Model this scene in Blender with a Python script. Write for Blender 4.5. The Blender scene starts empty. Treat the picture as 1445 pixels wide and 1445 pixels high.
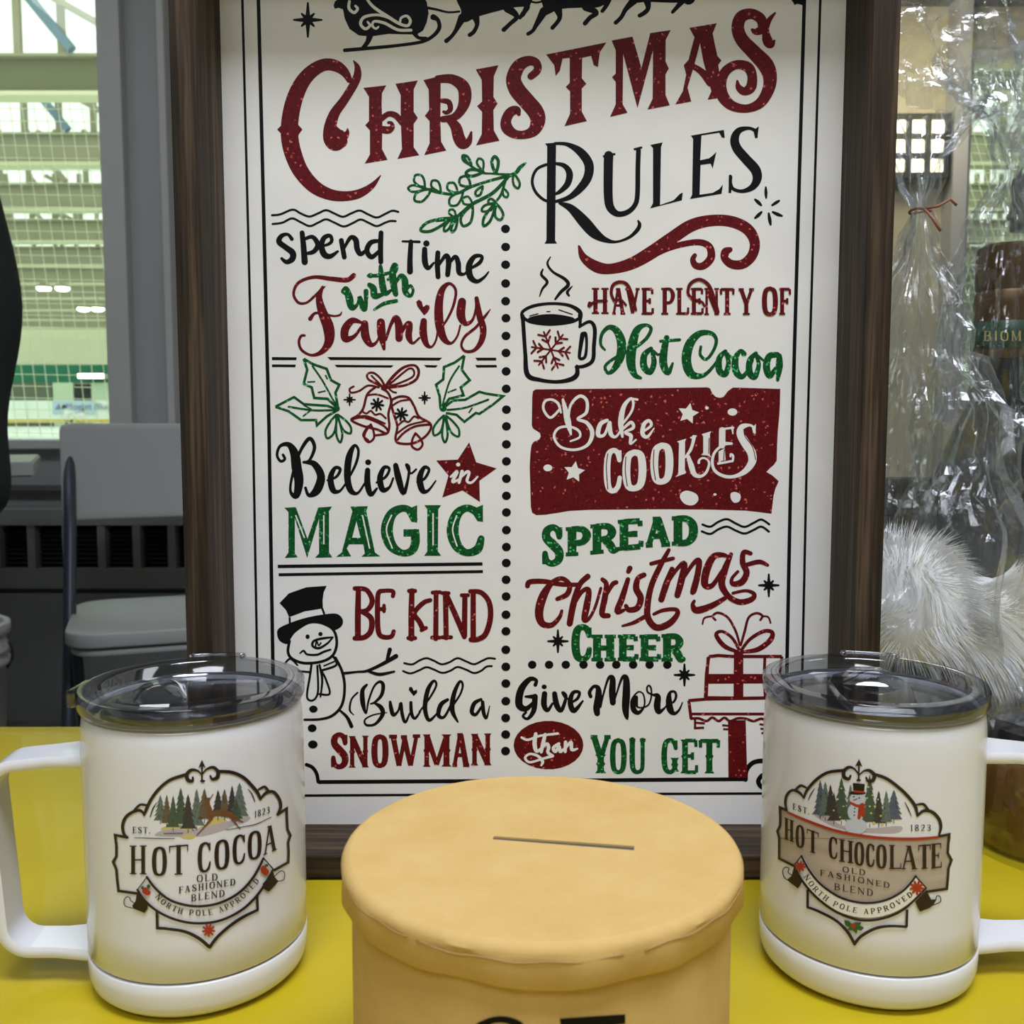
import bpy, bmesh, math, random
from math import sin, cos, pi, radians, sqrt, atan2, exp
from mathutils import Vector, Matrix, noise
from mathutils.geometry import tessellate_polygon

random.seed(7)
scn = bpy.context.scene
COL = scn.collection

# ---------------------------------------------------------------- camera
CAM_Z = 0.847
PITCH = 4.98
FPX = 1400.0
cam_d = bpy.data.cameras.new('camera')
cam_d.sensor_width = 36.0
cam_d.lens = 36.0 * FPX / 1445.0
cam_d.clip_start = 0.01
cam_d.clip_end = 300
cam_d.dof.use_dof = True
cam_d.dof.focus_distance = 0.47
cam_d.dof.aperture_fstop = 26
cam = bpy.data.objects.new('camera', cam_d)
cam.location = (0, 0, CAM_Z)
cam.rotation_euler = (radians(90 - PITCH), 0, 0)
COL.objects.link(cam)
scn.camera = cam

# ---------------------------------------------------------------- colour management
scn.view_settings.view_transform = 'Standard'
scn.view_settings.look = 'None'
scn.view_settings.gamma = 1.0
scn.view_settings.use_curve_mapping = False
scn.view_settings.exposure = 0.03

# ---------------------------------------------------------------- world: bright overcast daylight
world = bpy.data.worlds.new('world')
scn.world = world
world.use_nodes = True
world.node_tree.nodes['Background'].inputs[0].default_value = (0.97, 1.0, 0.98, 1)
world.node_tree.nodes['Background'].inputs[1].default_value = 2.7

# ---------------------------------------------------------------- lobby ceiling lights and added fills
def area(name, loc, size, power, color=(1, 1, 1), aim=None, sy=None):
    d = bpy.data.lights.new(name, 'AREA')
    d.energy = power
    d.color = color
    d.size = size
    if sy:
        d.shape = 'RECTANGLE'
        d.size_y = sy
    o = bpy.data.objects.new(name, d)
    o.location = loc
    if aim is not None:
        v = Vector(aim) - Vector(loc)
        o.rotation_euler = v.to_track_quat('-Z', 'Y').to_euler()
    COL.objects.link(o)
    return o
area('ceiling_and_fill_light', (0.20, -0.27, 2.52), 1.0, 38.0, (0.84, 0.88, 1.0), sy=0.5)
area('ceiling_and_fill_light', (-0.3, -1.4, 2.50), 1.4, 21.0, (0.90, 0.93, 1.0), sy=0.6)  # added front fill behind the camera, evens out the sign
area('ceiling_and_fill_light', (1.9, 0.3, 2.52), 1.2, 10.0, (0.90, 0.93, 1.0), sy=0.6)
area('ceiling_and_fill_light', (-1.3, 1.9, 2.52), 1.2, 5.0, (0.92, 0.96, 1.0), sy=0.4)  # added fill without a fixture, brightens the rear wall

# ---------------------------------------------------------------- projection helpers (survey rays -> real surfaces)
def lin(c):
    return tuple((x / 255 / 12.92) if x / 255 <= 0.04045 else ((x / 255 + 0.055) / 1.055) ** 2.4 for x in c)
ST, CT = sin(radians(PITCH)), cos(radians(PITCH))
def ray(u, v):
    a = (u - 722.5) / FPX
    b = (v - 722.5) / FPX
    return Vector((a, CT - b * ST, -(ST + b * CT)))
def at_y(u, v, Y):
    d = ray(u, v)
    return Vector((0, 0, CAM_Z)) + d * (Y / d.y)
def plane_proj(Y):
    def f(u, v, off):
        p = at_y(u, v, Y)
        return (p.x, Y - off, p.z)
    return f
def cyl_proj(cx, cy, R):
    def f(u, v, off):
        d = ray(u, v)
        r = R
        a = d.x * d.x + d.y * d.y
        b = -2 * (d.x * cx + d.y * cy)
        c = cx * cx + cy * cy - r * r
        disc = max(b * b - 4 * a * c, 0)
        t = (-b - sqrt(disc)) / (2 * a)
        x, y, z = d.x * t, d.y * t, CAM_Z + d.z * t
        k = (R + off) / R
        return (cx + (x - cx) * k, cy + (y - cy) * k, z)
    return f

# ---------------------------------------------------------------- materials
MATS = {}
def mat(name, rgb, rough=0.5, metal=0.0, spec=0.5, coat=0.0, trans=0.0, ior=1.45, emit=None, estr=0.0, alpha=1.0):
    m = bpy.data.materials.new(name)
    m.use_nodes = True
    b = m.node_tree.nodes['Principled BSDF']
    c = lin(rgb) if max(rgb) > 1.01 else rgb
    b.inputs['Base Color'].default_value = (*c, 1)
    b.inputs['Roughness'].default_value = rough
    b.inputs['Metallic'].default_value = metal
    b.inputs['Specular IOR Level'].default_value = spec
    b.inputs['Coat Weight'].default_value = coat
    b.inputs['Transmission Weight'].default_value = trans
    b.inputs['IOR'].default_value = ior
    b.inputs['Alpha'].default_value = alpha
    if emit:
        b.inputs['Emission Color'].default_value = (*lin(emit), 1)
        b.inputs['Emission Strength'].default_value = estr
    MATS[name] = m
    return m
def N(m, kind, **kw):
    n = m.node_tree.nodes.new(kind)
    for k, v in kw.items():
        if k.startswith('_'):
            setattr(n, k[1:], v)
        else:
            n.inputs[k.replace('0', ' ')].default_value = v
    return n
def lk(m, a, ao, b, bi):
    m.node_tree.links.new(a.outputs[ao], b.inputs[bi])
def bsdf(m):
    return m.node_tree.nodes['Principled BSDF']
def ramp(m, stops):
    r = N(m, 'ShaderNodeValToRGB')
    e = r.color_ramp.elements
    while len(e) < len(stops):
        e.new(0.5)
    for i, (p, c) in enumerate(stops):
        e[i].position = p
        e[i].color = (*lin(c), 1)
    return r
def coords(m, scale=(1, 1, 1)):
    t = N(m, 'ShaderNodeTexCoord')
    mp = N(m, 'ShaderNodeMapping')
    mp.inputs['Scale'].default_value = scale
    lk(m, t, 'Object', mp, 'Vector')
    return mp
def noisy(m, c1, c2, scale, detail=4, stretch=(1, 1, 1), bump=0.0, lo=0.35, hi=0.65, bdist=0.001):
    mp = coords(m, stretch)
    n = N(m, 'ShaderNodeTexNoise', Scale=scale, Detail=detail)
    lk(m, mp, 'Vector', n, 'Vector')
    r = ramp(m, [(lo, c1), (hi, c2)])
    lk(m, n, 'Fac', r, 'Fac')
    lk(m, r, 'Color', bsdf(m), 'Base Color')
    if bump:
        b = N(m, 'ShaderNodeBump', Strength=bump, Distance=bdist)
        lk(m, n, 'Fac', b, 'Height')
        lk(m, b, 'Normal', bsdf(m), 'Normal')
    return n
def glitter(name, base, dark, spark, density=0.05, scale=1400):
    m = mat(name, base, 0.5, spec=0.25)
    mp = coords(m)
    v = N(m, 'ShaderNodeTexVoronoi', Scale=scale)
    lk(m, mp, 'Vector', v, 'Vector')
    sep = N(m, 'ShaderNodeSeparateColor')
    lk(m, v, 'Color', sep, 'Color')
    r = ramp(m, [(0.0, dark), (0.75, base), (1.0 - density, base), (1.0 - density * 0.5, spark)])
    lk(m, sep, 'Red', r, 'Fac')
    lk(m, r, 'Color', bsdf(m), 'Base Color')
    return m

glitter('red', (106, 11, 18), (80, 6, 11), (205, 96, 92), 0.03, 1100)
glitter('green', (8, 92, 38), (0, 62, 24), (90, 190, 120), 0.07, 1100)
mat('black', (9, 10, 12), 0.55, spec=0.2)
m = mat('board', (238, 236, 232), 0.55, spec=0.3)
noisy(m, (234, 232, 228), (242, 240, 236), 18, 3, bump=0.03)
mat('ink', (40, 26, 26), 0.35)
mat('ink_thin', (26, 22, 22), 0.35)
mat('fir_green', (70, 88, 72), 0.4)
mat('fir_grey', (98, 114, 106), 0.4)
mat('fir_dark', (62, 58, 56), 0.4)
mat('fir_brown', (104, 88, 70), 0.4)
mat('fir_blue', (84, 92, 112), 0.4)
mat('deer', (112, 76, 48), 0.4)
mat('wash_yellow', (206, 188, 118), 0.4)
mat('wash_lavender', (184, 174, 180), 0.4)
mat('berry', (168, 52, 34), 0.4)
mat('holly', (52, 88, 48), 0.4)
mat('light', (210, 200, 110), 0.4)
mat('snow', (196, 200, 210), 0.4)
m = mat('tan', (178, 162, 148), 0.4)
noisy(m, (166, 150, 136), (190, 175, 160), 60, 5, (0.4, 0.4, 2.0))
mat('cream', (232, 229, 220), 0.3)

def wood(name, c1, c2, c3, stretch):
    m = mat(name, c1, 0.62, spec=0.25)
    mp = coords(m, stretch)
    n = N(m, 'ShaderNodeTexNoise', Scale=9, Detail=9, Roughness=0.62)
    lk(m, mp, 'Vector', n, 'Vector')
    r = ramp(m, [(0.32, c1), (0.5, c2), (0.62, c3), (0.72, c2)])
    lk(m, n, 'Fac', r, 'Fac')
    n2 = N(m, 'ShaderNodeTexNoise', Scale=40, Detail=4)
    lk(m, mp, 'Vector', n2, 'Vector')
    mx = N(m, 'ShaderNodeMixRGB', _blend_type='MULTIPLY')
    mx.inputs['Fac'].default_value = 0.55
    r2 = ramp(m, [(0.35, (110, 105, 100)), (0.6, (255, 255, 255))])
    lk(m, n2, 'Fac', r2, 'Fac')
    lk(m, r, 'Color', mx, 'Color1')
    lk(m, r2, 'Color', mx, 'Color2')
    lk(m, mx, 'Color', bsdf(m), 'Base Color')
    b = N(m, 'ShaderNodeBump', Strength=0.35, Distance=0.0006)
    lk(m, n2, 'Fac', b, 'Height')
    lk(m, b, 'Normal', bsdf(m), 'Normal')
    return m
wood('wood_upright', (38, 31, 24), (62, 51, 40), (94, 77, 60), (16, 16, 0.5))
wood('wood_level', (38, 31, 24), (62, 51, 40), (94, 77, 60), (0.5, 16, 16))

# ---------------------------------------------------------------- mesh helpers
def empty(name, loc, label=None, cat=None, group=None, kind=None, rz=0):
    o = bpy.data.objects.new(name, None)
    o.empty_display_size = 0.05
    COL.objects.link(o)
    o.location = loc
    o.rotation_euler = (0, 0, rz)
    return tag(o, label, cat, group, kind)
def tag(o, label=None, cat=None, group=None, kind=None):
    if label: o['label'] = label
    if cat: o['category'] = cat
    if group: o['group'] = group
    if kind: o['kind'] = kind
    return o
def pos(o):
    p = Vector((0, 0, 0))
    while o is not None:
        p += o.location
        o = o.parent
    return p
def mesh_obj(name, verts, faces, mats, parent=None, midx=None, smooth=False, origin=None, label=None, world=True):
    """verts in world coordinates (parents unrotated) unless world=False"""
    me = bpy.data.meshes.new(name)
    base = Vector((0, 0, 0))
    if world:
        if parent is not None:
            base = pos(parent)
        elif origin is not None:
            base = Vector(origin)
    me.from_pydata([(v[0] - base.x, v[1] - base.y, v[2] - base.z) for v in verts], [], faces)
    for mm in (mats if isinstance(mats, (list, tuple)) else [mats]):
        me.materials.append(MATS[mm] if isinstance(mm, str) else mm)
    if midx:
        me.polygons.foreach_set('material_index', midx)
    if smooth:
        me.polygons.foreach_set('use_smooth', [True] * len(me.polygons))
    me.update()
    o = bpy.data.objects.new(name, me)
    COL.objects.link(o)
    if parent is not None:
        o.parent = parent
    elif origin is not None:
        o.location = origin
    if label:
        o['label'] = label
    return o
class MB:
    def __init__(s):
        s.v, s.f = [], []
    def add(s, vs, fs):
        n = len(s.v)
        s.v += [tuple(v) for v in vs]
        s.f += [tuple(i + n for i in f) for f in fs]
        return s
    def box(s, x0, x1, y0, y1, z0, z1, bev=0.0, rot=None, c=None):
        bm = bmesh.new()
        bmesh.ops.create_cube(bm, size=1)
        for v in bm.verts:
            v.co = Vector(((x0 + x1) / 2 + v.co.x * (x1 - x0), (y0 + y1) / 2 + v.co.y * (y1 - y0), (z0 + z1) / 2 + v.co.z * (z1 - z0)))
        if bev:
            bmesh.ops.bevel(bm, geom=list(bm.edges), offset=bev, segments=2, affect='EDGES', profile=0.5)
        if rot is not None:
            bmesh.ops.rotate(bm, verts=bm.verts, cent=c or ((x0 + x1) / 2, (y0 + y1) / 2, (z0 + z1) / 2), matrix=rot)
        bm.verts.index_update()
        s.add([v.co[:] for v in bm.verts], [[v.index for v in f.verts] for f in bm.faces])
        bm.free()
        return s
    def lathe(s, prof, cx, cy, z0, n=64, closed=False):
        vs, fs = [], []
        k = len(prof)
        for i in range(n):
            a = 2 * pi * i / n
            for r, z in prof:
                vs.append((cx + r * cos(a), cy + r * sin(a), z0 + z))
        for i in range(n):
            j = (i + 1) % n
            for q in range(k if closed else k - 1):
                q2 = (q + 1) % k
                fs.append((i * k + q, j * k + q, j * k + q2, i * k + q2))
        return s.add(vs, fs)
    def tube(s, pts, r, n=10, caps=True):
        pts = [Vector(p) for p in pts]
        rs = r if isinstance(r, (list, tuple)) else [r] * len(pts)
        vs, fs = [], []
        up = Vector((0, 0, 1))
        prev = None
        for i, p in enumerate(pts):
            d = (pts[min(i + 1, len(pts) - 1)] - pts[max(i - 1, 0)]).normalized()
            if prev is None:
                a = d.cross(up)
                if a.length < 1e-3:
                    a = d.cross(Vector((1, 0, 0)))
            else:
                a = prev - d * prev.dot(d)
            a.normalize()
            prev = a
            b = d.cross(a)
            for q in range(n):
                t = 2 * pi * q / n
                vs.append(p + a * (cos(t) * rs[i]) + b * (sin(t) * rs[i]))
        for i in range(len(pts) - 1):
            for q in range(n):
                q2 = (q + 1) % n
                fs.append((i * n + q, i * n + q2, (i + 1) * n + q2, (i + 1) * n + q))
        if caps:
            fs.append(tuple(range(n))[::-1])
            fs.append(tuple(range((len(pts) - 1) * n, len(pts) * n)))
        return s.add(vs, fs)
    def ellipsoid(s, c, r, nu=20, nv=12):
        vs, fs = [(c[0], c[1], c[2] + r[2])], []
        for i in range(1, nv):
            t = pi * i / nv
            for j in range(nu):
                p = 2 * pi * j / nu
                vs.append((c[0] + r[0] * sin(t) * cos(p), c[1] + r[1] * sin(t) * sin(p), c[2] + r[2] * cos(t)))
        vs.append((c[0], c[1], c[2] - r[2]))
        for j in range(nu):
            fs.append((0, 1 + j, 1 + (j + 1) % nu))
            fs.append((len(vs) - 1, 1 + (nv - 2) * nu + (j + 1) % nu, 1 + (nv - 2) * nu + j))
        for i in range(nv - 2):
            for j in range(nu):
                a, b = 1 + i * nu + j, 1 + i * nu + (j + 1) % nu
                fs.append((a, a + nu, b + nu, b))
        return s.add(vs, fs)
    def build(s, name, mats, parent=None, smooth=False, origin=None, label=None, world=True):
        return mesh_obj(name, s.v, s.f, mats, parent, None, smooth, origin, label, world)
def smooth_by_angle(o, deg=35):
    me = o.data
    me.polygons.foreach_set('use_smooth', [True] * len(me.polygons))
    bm = bmesh.new()
    bm.from_mesh(me)
    for e in bm.edges:
        if len(e.link_faces) == 2 and e.calc_face_angle(0) > radians(deg):
            e.smooth = False
    bm.to_mesh(me)
    bm.free()
    return o
def bx(name, mt, x0, x1, y0, y1, z0, z1, parent=None, bev=0.0, origin=None, label=None):
    m_ = MB().box(x0, x1, y0, y1, z0, z1, bev)
    if parent is None and origin is None:
        origin = ((x0 + x1) / 2, (y0 + y1) / 2, z0)
    return m_.build(name, mt, parent, origin=origin, label=label)

# ---------------------------------------------------------------- flat print: strokes, fills and letters
def catmull(pts, sub=6):
    if len(pts) < 3:
        return [tuple(p) for p in pts]
    out = []
    n = len(pts)
    for i in range(n - 1):
        p0, p1, p2, p3 = pts[max(i - 1, 0)], pts[i], pts[i + 1], pts[min(i + 2, n - 1)]
        for k in range(sub):
            t = k / sub
            out.append(tuple(0.5 * (2 * b + (c - a) * t + (2 * a - 5 * b + 4 * c - d) * t * t + (3 * b - a - 3 * c + d) * t ** 3)
                             for a, b, c, d in zip(p0, p1, p2, p3)))
    out.append(tuple(pts[-1]))
    return out
def catmull_closed(pts, sub=5):
    n = len(pts)
    out = []
    for i in range(n):
        p0, p1, p2, p3 = pts[i - 1], pts[i], pts[(i + 1) % n], pts[(i + 2) % n]
        for k in range(sub):
            t = k / sub
            out.append(tuple(0.5 * (2 * b + (c - a) * t + (2 * a - 5 * b + 4 * c - d) * t * t + (3 * b - a - 3 * c + d) * t ** 3)
                             for a, b, c, d in zip(p0, p1, p2, p3)))
    return out
RING = [(.5, .03, .55), (.77, .13, .85), (.85, .5, 1), (.77, .87, .85), (.5, .97, .55), (.23, .87, .85), (.15, .5, 1), (.23, .13, .85), (.5, .03, .55)]
CARC = [(.86, .27, .4), (.76, .1, .6), (.52, .03, .55), (.24, .13, .85), (.15, .5, 1), (.24, .87, .85), (.52, .97, .55), (.78, .88, .55), (.88, .68, .35)]
def stem(x, w=1, a=0, b=1, s0=1, s1=1):
    return ('stem', x, w, a, b, s0, s1)
TH = .38
GL = {
 'O': [('~', RING)], 'C': [('~', CARC), ('-', [(.86, .04, .3), (.87, .27, .3)])],
 'G': [('~', CARC[:-1] + [(.84, .8, .5)]), ('-', [(.86, .04, .3), (.87, .27, .3)]), stem(.8, .8, .55, .95, 1, 0)],
 'H': [stem(.2), stem(.8), ('-', [(.2, .5, TH), (.8, .5, TH)])],
 'I': [stem(.5)], 'T': [stem(.5, 1, 0, 1, 0, 1), ('-', [(.04, .04, TH), (.96, .04, TH)]), ('-', [(.04, .02, .3), (.05, .24, .18)]), ('-', [(.96, .02, .3), (.95, .24, .18)])],
 'L': [stem(.25), ('-', [(.25, .97, TH), (.92, .97, TH)]), ('-', [(.93, .99, .3), (.95, .74, .18)])],
 'E': [stem(.22), ('-', [(.22, .03, TH), (.88, .03, TH)]), ('-', [(.22, .49, TH), (.68, .49, TH)]), ('-', [(.22, .97, TH), (.9, .97, TH)]),
       ('-', [(.88, .02, .3), (.9, .22, .2)]), ('-', [(.68, .38, .25), (.68, .6, .25)]), ('-', [(.92, .98, .3), (.94, .76, .2)])],
 'F': [stem(.24), ('-', [(.24, .03, TH), (.88, .03, TH)]), ('-', [(.24, .49, TH), (.68, .49, TH)]), ('-', [(.9, .02, .3), (.92, .24, .2)]), ('-', [(.68, .38, .25), (.68, .6, .25)])],
 'D': [stem(.22), ('~', [(.22, .03, .4), (.6, .06, .6), (.84, .3, 1), (.84, .7, 1), (.6, .94, .6), (.22, .97, .4)])],
 'B': [stem(.22), ('~', [(.22, .03, .4), (.62, .05, .55), (.78, .25, .95), (.62, .45, .55), (.22, .48, .35)]), ('~', [(.22, .49, .35), (.66, .52, .55), (.84, .74, 1), (.66, .94, .6), (.22, .97, .4)])],
 'P': [stem(.24), ('~', [(.24, .03, .4), (.66, .05, .55), (.84, .28, 1), (.66, .53, .55), (.24, .56, .38)])],
 'R': [stem(.22), ('~', [(.22, .03, .4), (.64, .05, .55), (.8, .27, 1), (.64, .49, .55), (.22, .52, .35)]), ('~', [(.48, .52, .6), (.7, .72, .95), (.84, .95, .8), (.97, .96, .35)])],
 'A': [('-', [(.46, .02, .45), (.15, .97, .42)]), ('-', [(.5, .02, .9), (.82, .98, 1)]), ('-', [(.27, .66, TH), (.72, .66, TH)]), ('-', [(.02, .97, .32), (.3, .97, .32)]), ('-', [(.64, .97, .32), (1., .97, .32)]), ('-', [(.3, .03, .3), (.62, .03, .3)])],
 'V': [('-', [(.17, .02, 1), (.5, .97, .7)]), ('-', [(.84, .02, .42), (.52, .97, .4)]), ('-', [(.0, .03, .32), (.34, .03, .32)]), ('-', [(.7, .03, .32), (.98, .03, .32)])],
 'W': [('-', [(.13, .02, .95), (.32, .97, .7)]), ('-', [(.5, .1, .5), (.33, .97, .45)]), ('-', [(.48, .05, .95), (.69, .97, .7)]), ('-', [(.88, .02, .45), (.7, .97, .45)]), ('-', [(.0, .03, .32), (.26, .03, .32)]), ('-', [(.76, .03, .32), (1., .03, .32)]), ('-', [(.38, .05, .3), (.58, .05, .3)])],
 'Y': [stem(.5, 1, .5, 1, 0, 1), ('-', [(.17, .02, .95), (.48, .56, .9)]), ('-', [(.84, .02, .5), (.53, .56, .6)]), ('-', [(.0, .03, .32), (.34, .03, .32)]), ('-', [(.68, .03, .32), (1., .03, .32)])],
 'U': [('~', [(.2, .02, 1), (.2, .7, 1), (.3, .92, .8), (.52, .97, .55), (.74, .9, .55), (.8, .7, .6), (.8, .02, .6)]), ('-', [(.02, .03, .32), (.38, .03, .32)]), ('-', [(.64, .03, .32), (.98, .03, .32)])],
 'N': [stem(.16, .55), stem(.84, .55), ('-', [(.16, .03, .95), (.84, .96, .95)])],
 'M': [stem(.13, .6), stem(.86, 1), ('-', [(.13, .02, .9), (.5, .94, .6)]), ('-', [(.86, .02, .6), (.5, .94, .5)])],
 'K': [stem(.2), ('-', [(.84, .04, .4), (.24, .6, .45)]), ('-', [(.42, .42, .8), (.84, .97, 1)]), ('-', [(.68, .03, .3), (.98, .03, .3)]), ('-', [(.66, .97, .3), (1., .97, .3)])],
 'S': [('~', [(.8, .28, .35), (.72, .1, .55), (.5, .03, .55), (.25, .12, .85), (.24, .3, 1), (.5, .47, 1.15), (.78, .66, 1.05), (.77, .87, .85), (.5, .97, .55), (.25, .9, .5), (.17, .7, .35)]), ('-', [(.82, .03, .28), (.83, .28, .28)]), ('-', [(.15, .72, .28), (.16, .98, .28)])],
 '1': [stem(.55, .9, 0, 1, 0, 1), ('-', [(.25, .18, .4), (.55, .05, .5)])],
 '8': [('~', [(.5, .03, .5), (.75, .12, .8), (.72, .35, .8), (.5, .47, .6), (.25, .62, .8), (.22, .86, .9), (.5, .97, .5), (.8, .86, .9), (.77, .62, .8), (.5, .47, .6), (.28, .35, .8), (.25, .12, .8), (.5, .03, .5)])],
 '2': [('~', [(.2, .25, .5), (.3, .08, .5), (.55, .03, .6), (.78, .15, .9), (.75, .4, .9), (.45, .7, .7), (.2, .94, .6)]), ('-', [(.2, .95, .6), (.85, .95, .6)])],
 '3': [('~', [(.2, .15, .5), (.5, .03, .5), (.76, .15, .9), (.7, .4, .8), (.4, .47, .5)]), ('~', [(.4, .48, .5), (.72, .55, .8), (.82, .76, 1), (.6, .95, .7), (.25, .93, .5), (.18, .82, .4)])],
 '.': [('o', .5, .93)],
}
class Print:
    """collects flat shapes in survey pixels, then lays them onto a surface"""
    def __init__(s, proj, base_off=0.00005, step=4e-6, cell=None):
        s.proj, s.off, s.step, s.cell = proj, base_off, step, cell
        s.grow = 0.0
        s.start(['black'])
    def start(s, mats):
        s.v, s.f, s.mi, s.mats, s.layer = [], [], [], list(mats), 0
        s.cur = 0
    def use(s, m):
        if m not in s.mats:
            s.mats.append(m)
        s.cur = s.mats.index(m)
    def emit(s, vs2, faces):
        s.layer += 1
        off = s.off + s.step * s.layer
        vs2 = [(p[0], p[1], p[2] if len(p) > 2 else 0.0) for p in vs2]
        if s.cell:
            bm = bmesh.new()
            bv = [bm.verts.new(p) for p in vs2]
            for f in faces:
                if len(set(f)) >= 3:
                    try:
                        bm.faces.new([bv[i] for i in f])
                    except ValueError:
                        pass
            xs = [p[0] for p in vs2]
            x = math.floor(min(xs) / s.cell) * s.cell + s.cell
            while x < max(xs):
                bmesh.ops.bisect_plane(bm, geom=list(bm.verts) + list(bm.edges) + list(bm.faces), plane_co=(x, 0, 0), plane_no=(1, 0, 0))
                x += s.cell
            bm.verts.index_update()
            vs2 = [tuple(v.co) for v in bm.verts]
            faces = [[v.index for v in f.verts] for f in bm.faces]
            bm.free()
        n = len(s.v)
        s.v += [s.proj(p[0], p[1], off + s.step * p[2]) for p in vs2]
        s.f += [tuple(i + n for i in f) for f in faces]
        s.mi += [s.cur] * len(faces)
    def fill(s, pts):
        pts = [p for i, p in enumerate(pts) if i == 0 or (abs(p[0] - pts[i - 1][0]) + abs(p[1] - pts[i - 1][1]) > 1e-6)]
        tris = tessellate_polygon([[Vector((p[0], p[1], 0)) for p in pts]])
        s.emit(pts, [tuple(t) for t in tris])
    def stroke(s, pts, smooth=True, caps=True):
        p = catmull(pts) if smooth else [tuple(q) for q in pts]
        q = [p[0]]
        for a in p[1:]:
            if abs(a[0] - q[-1][0]) + abs(a[1] - q[-1][1]) > 1e-4:
                q.append(a)
        if len(q) < 2:
            return
        p = q
        L, Rr = [], []
        n = len(p)
        for i in range(n):
            a, b = p[max(i - 1, 0)], p[min(i + 1, n - 1)]
            if 0 < i < n - 1 and not smooth:
                d1 = Vector((p[i][0] - a[0], p[i][1] - a[1])).normalized()
                d2 = Vector((b[0] - p[i][0], b[1] - p[i][1])).normalized()
                d = d1 + d2
                if d.length < 1e-3:
                    d = d1
                d.normalize()
                k = 1 / max(abs(d.dot(d1)), 0.35)
            else:
                d = Vector((b[0] - a[0], b[1] - a[1]))
                d.normalize()
                k = 1
            w = (max(p[i][2], 0.05) + s.grow) / 2 * k
            L.append((p[i][0] - d.y * w, p[i][1] + d.x * w))
            Rr.append((p[i][0] + d.y * w, p[i][1] - d.x * w))
        vs = [(*q_, i_ / n * .7) for i_, q_ in enumerate(L)] + [(*q_, i_ / n * .7) for i_, q_ in enumerate(Rr)]
        fs = [(i, i + 1, n + i + 1, n + i) for i in range(n - 1)]
        if caps:
            for e, o in ((0, -1), (n - 1, 1)):
                r = (p[e][2] + s.grow) / 2
                if r < 0.3:
                    continue
                a, b = p[max(e - 1, 0)], p[min(e + 1, n - 1)]
                ang = atan2(b[1] - a[1], b[0] - a[0]) + (0 if o > 0 else pi)
                k0 = len(vs)
                vs += [(p[e][0] + r * cos(ang + t), p[e][1] + r * sin(ang + t), .8 if o > 0 else -.15) for t in [-pi / 2 + pi * q / 6 for q in range(7)]]
                fs.append(tuple(range(k0, k0 + 7)))
        s.emit(vs, fs)
    def ellipse(s, cx, cy, rx, ry, n=26):
        s.emit([(cx + rx * cos(2 * pi * i / n), cy + ry * sin(2 * pi * i / n)) for i in range(n)], [tuple(range(n))])
    def glyph(s, ch, M, t, style=''):
        """M maps unit-box coordinates to pixels; t = thick stroke width in pixels"""
        if ch not in GL:
            return
        bold = (lambda w: w * .58 + .40) if style in ('b', 't') else (lambda w: w)
        for g in GL[ch]:
            if g[0] == 'stem':
                _, x, w, a, b, s0, s1 = g
                w = bold(w)
                W = t * w
                if style == 't':
                    k = lambda yy, ww: (*M(x, yy), ww)
                    mid = (a + b) / 2
                    s.stroke([k(a, W * 1.75), k(a + .07, W * 1.05), k(mid - .06, W), k(mid, W * 1.45), k(mid + .06, W), k(b - .07, W * 1.05), k(b, W * 1.75)], False, False)
                else:
                    s.stroke([(*M(x, a + (.02 if s0 else 0)), W), (*M(x, b - (.02 if s1 else 0)), W)], False, False)
                    px = M(1, 0)[0] - M(0, 0)[0]
                    hw = min((W * .5 + t * .42) / max(px, 1e-3), .26)
                    h = max(t * (.42 if style == 'b' else .3), .12)
                    for on, yy in ((s0, a + .02), (s1, b - .02)):
                        if on:
                            s.stroke([(*M(x - hw, yy), h), (*M(x + hw, yy), h)], False, False)
            elif g[0] == 'o':
                c = M(g[1], g[2])
                s.ellipse(c[0], c[1], t * .55, t * .55, 12)
            else:
                s.stroke([(*M(a, b), t * bold(w)) for a, b, w in g[1]], g[0] == '~', g[0] == '~')
def quadmap(x0, x1, tl, tr, bl, br):
    return lambda a, b: (x0 + (x1 - x0) * a, (tl + (tr - tl) * a) * (1 - b) + (bl + (br - bl) * a) * b)
WID = {'I': .5, 'M': 1.25, 'W': 1.3, '1': .7, '.': .35, ' ': .6, 'N': 1.05, 'O': 1.05, 'L': .85, 'E': .85, 'F': .85}
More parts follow.
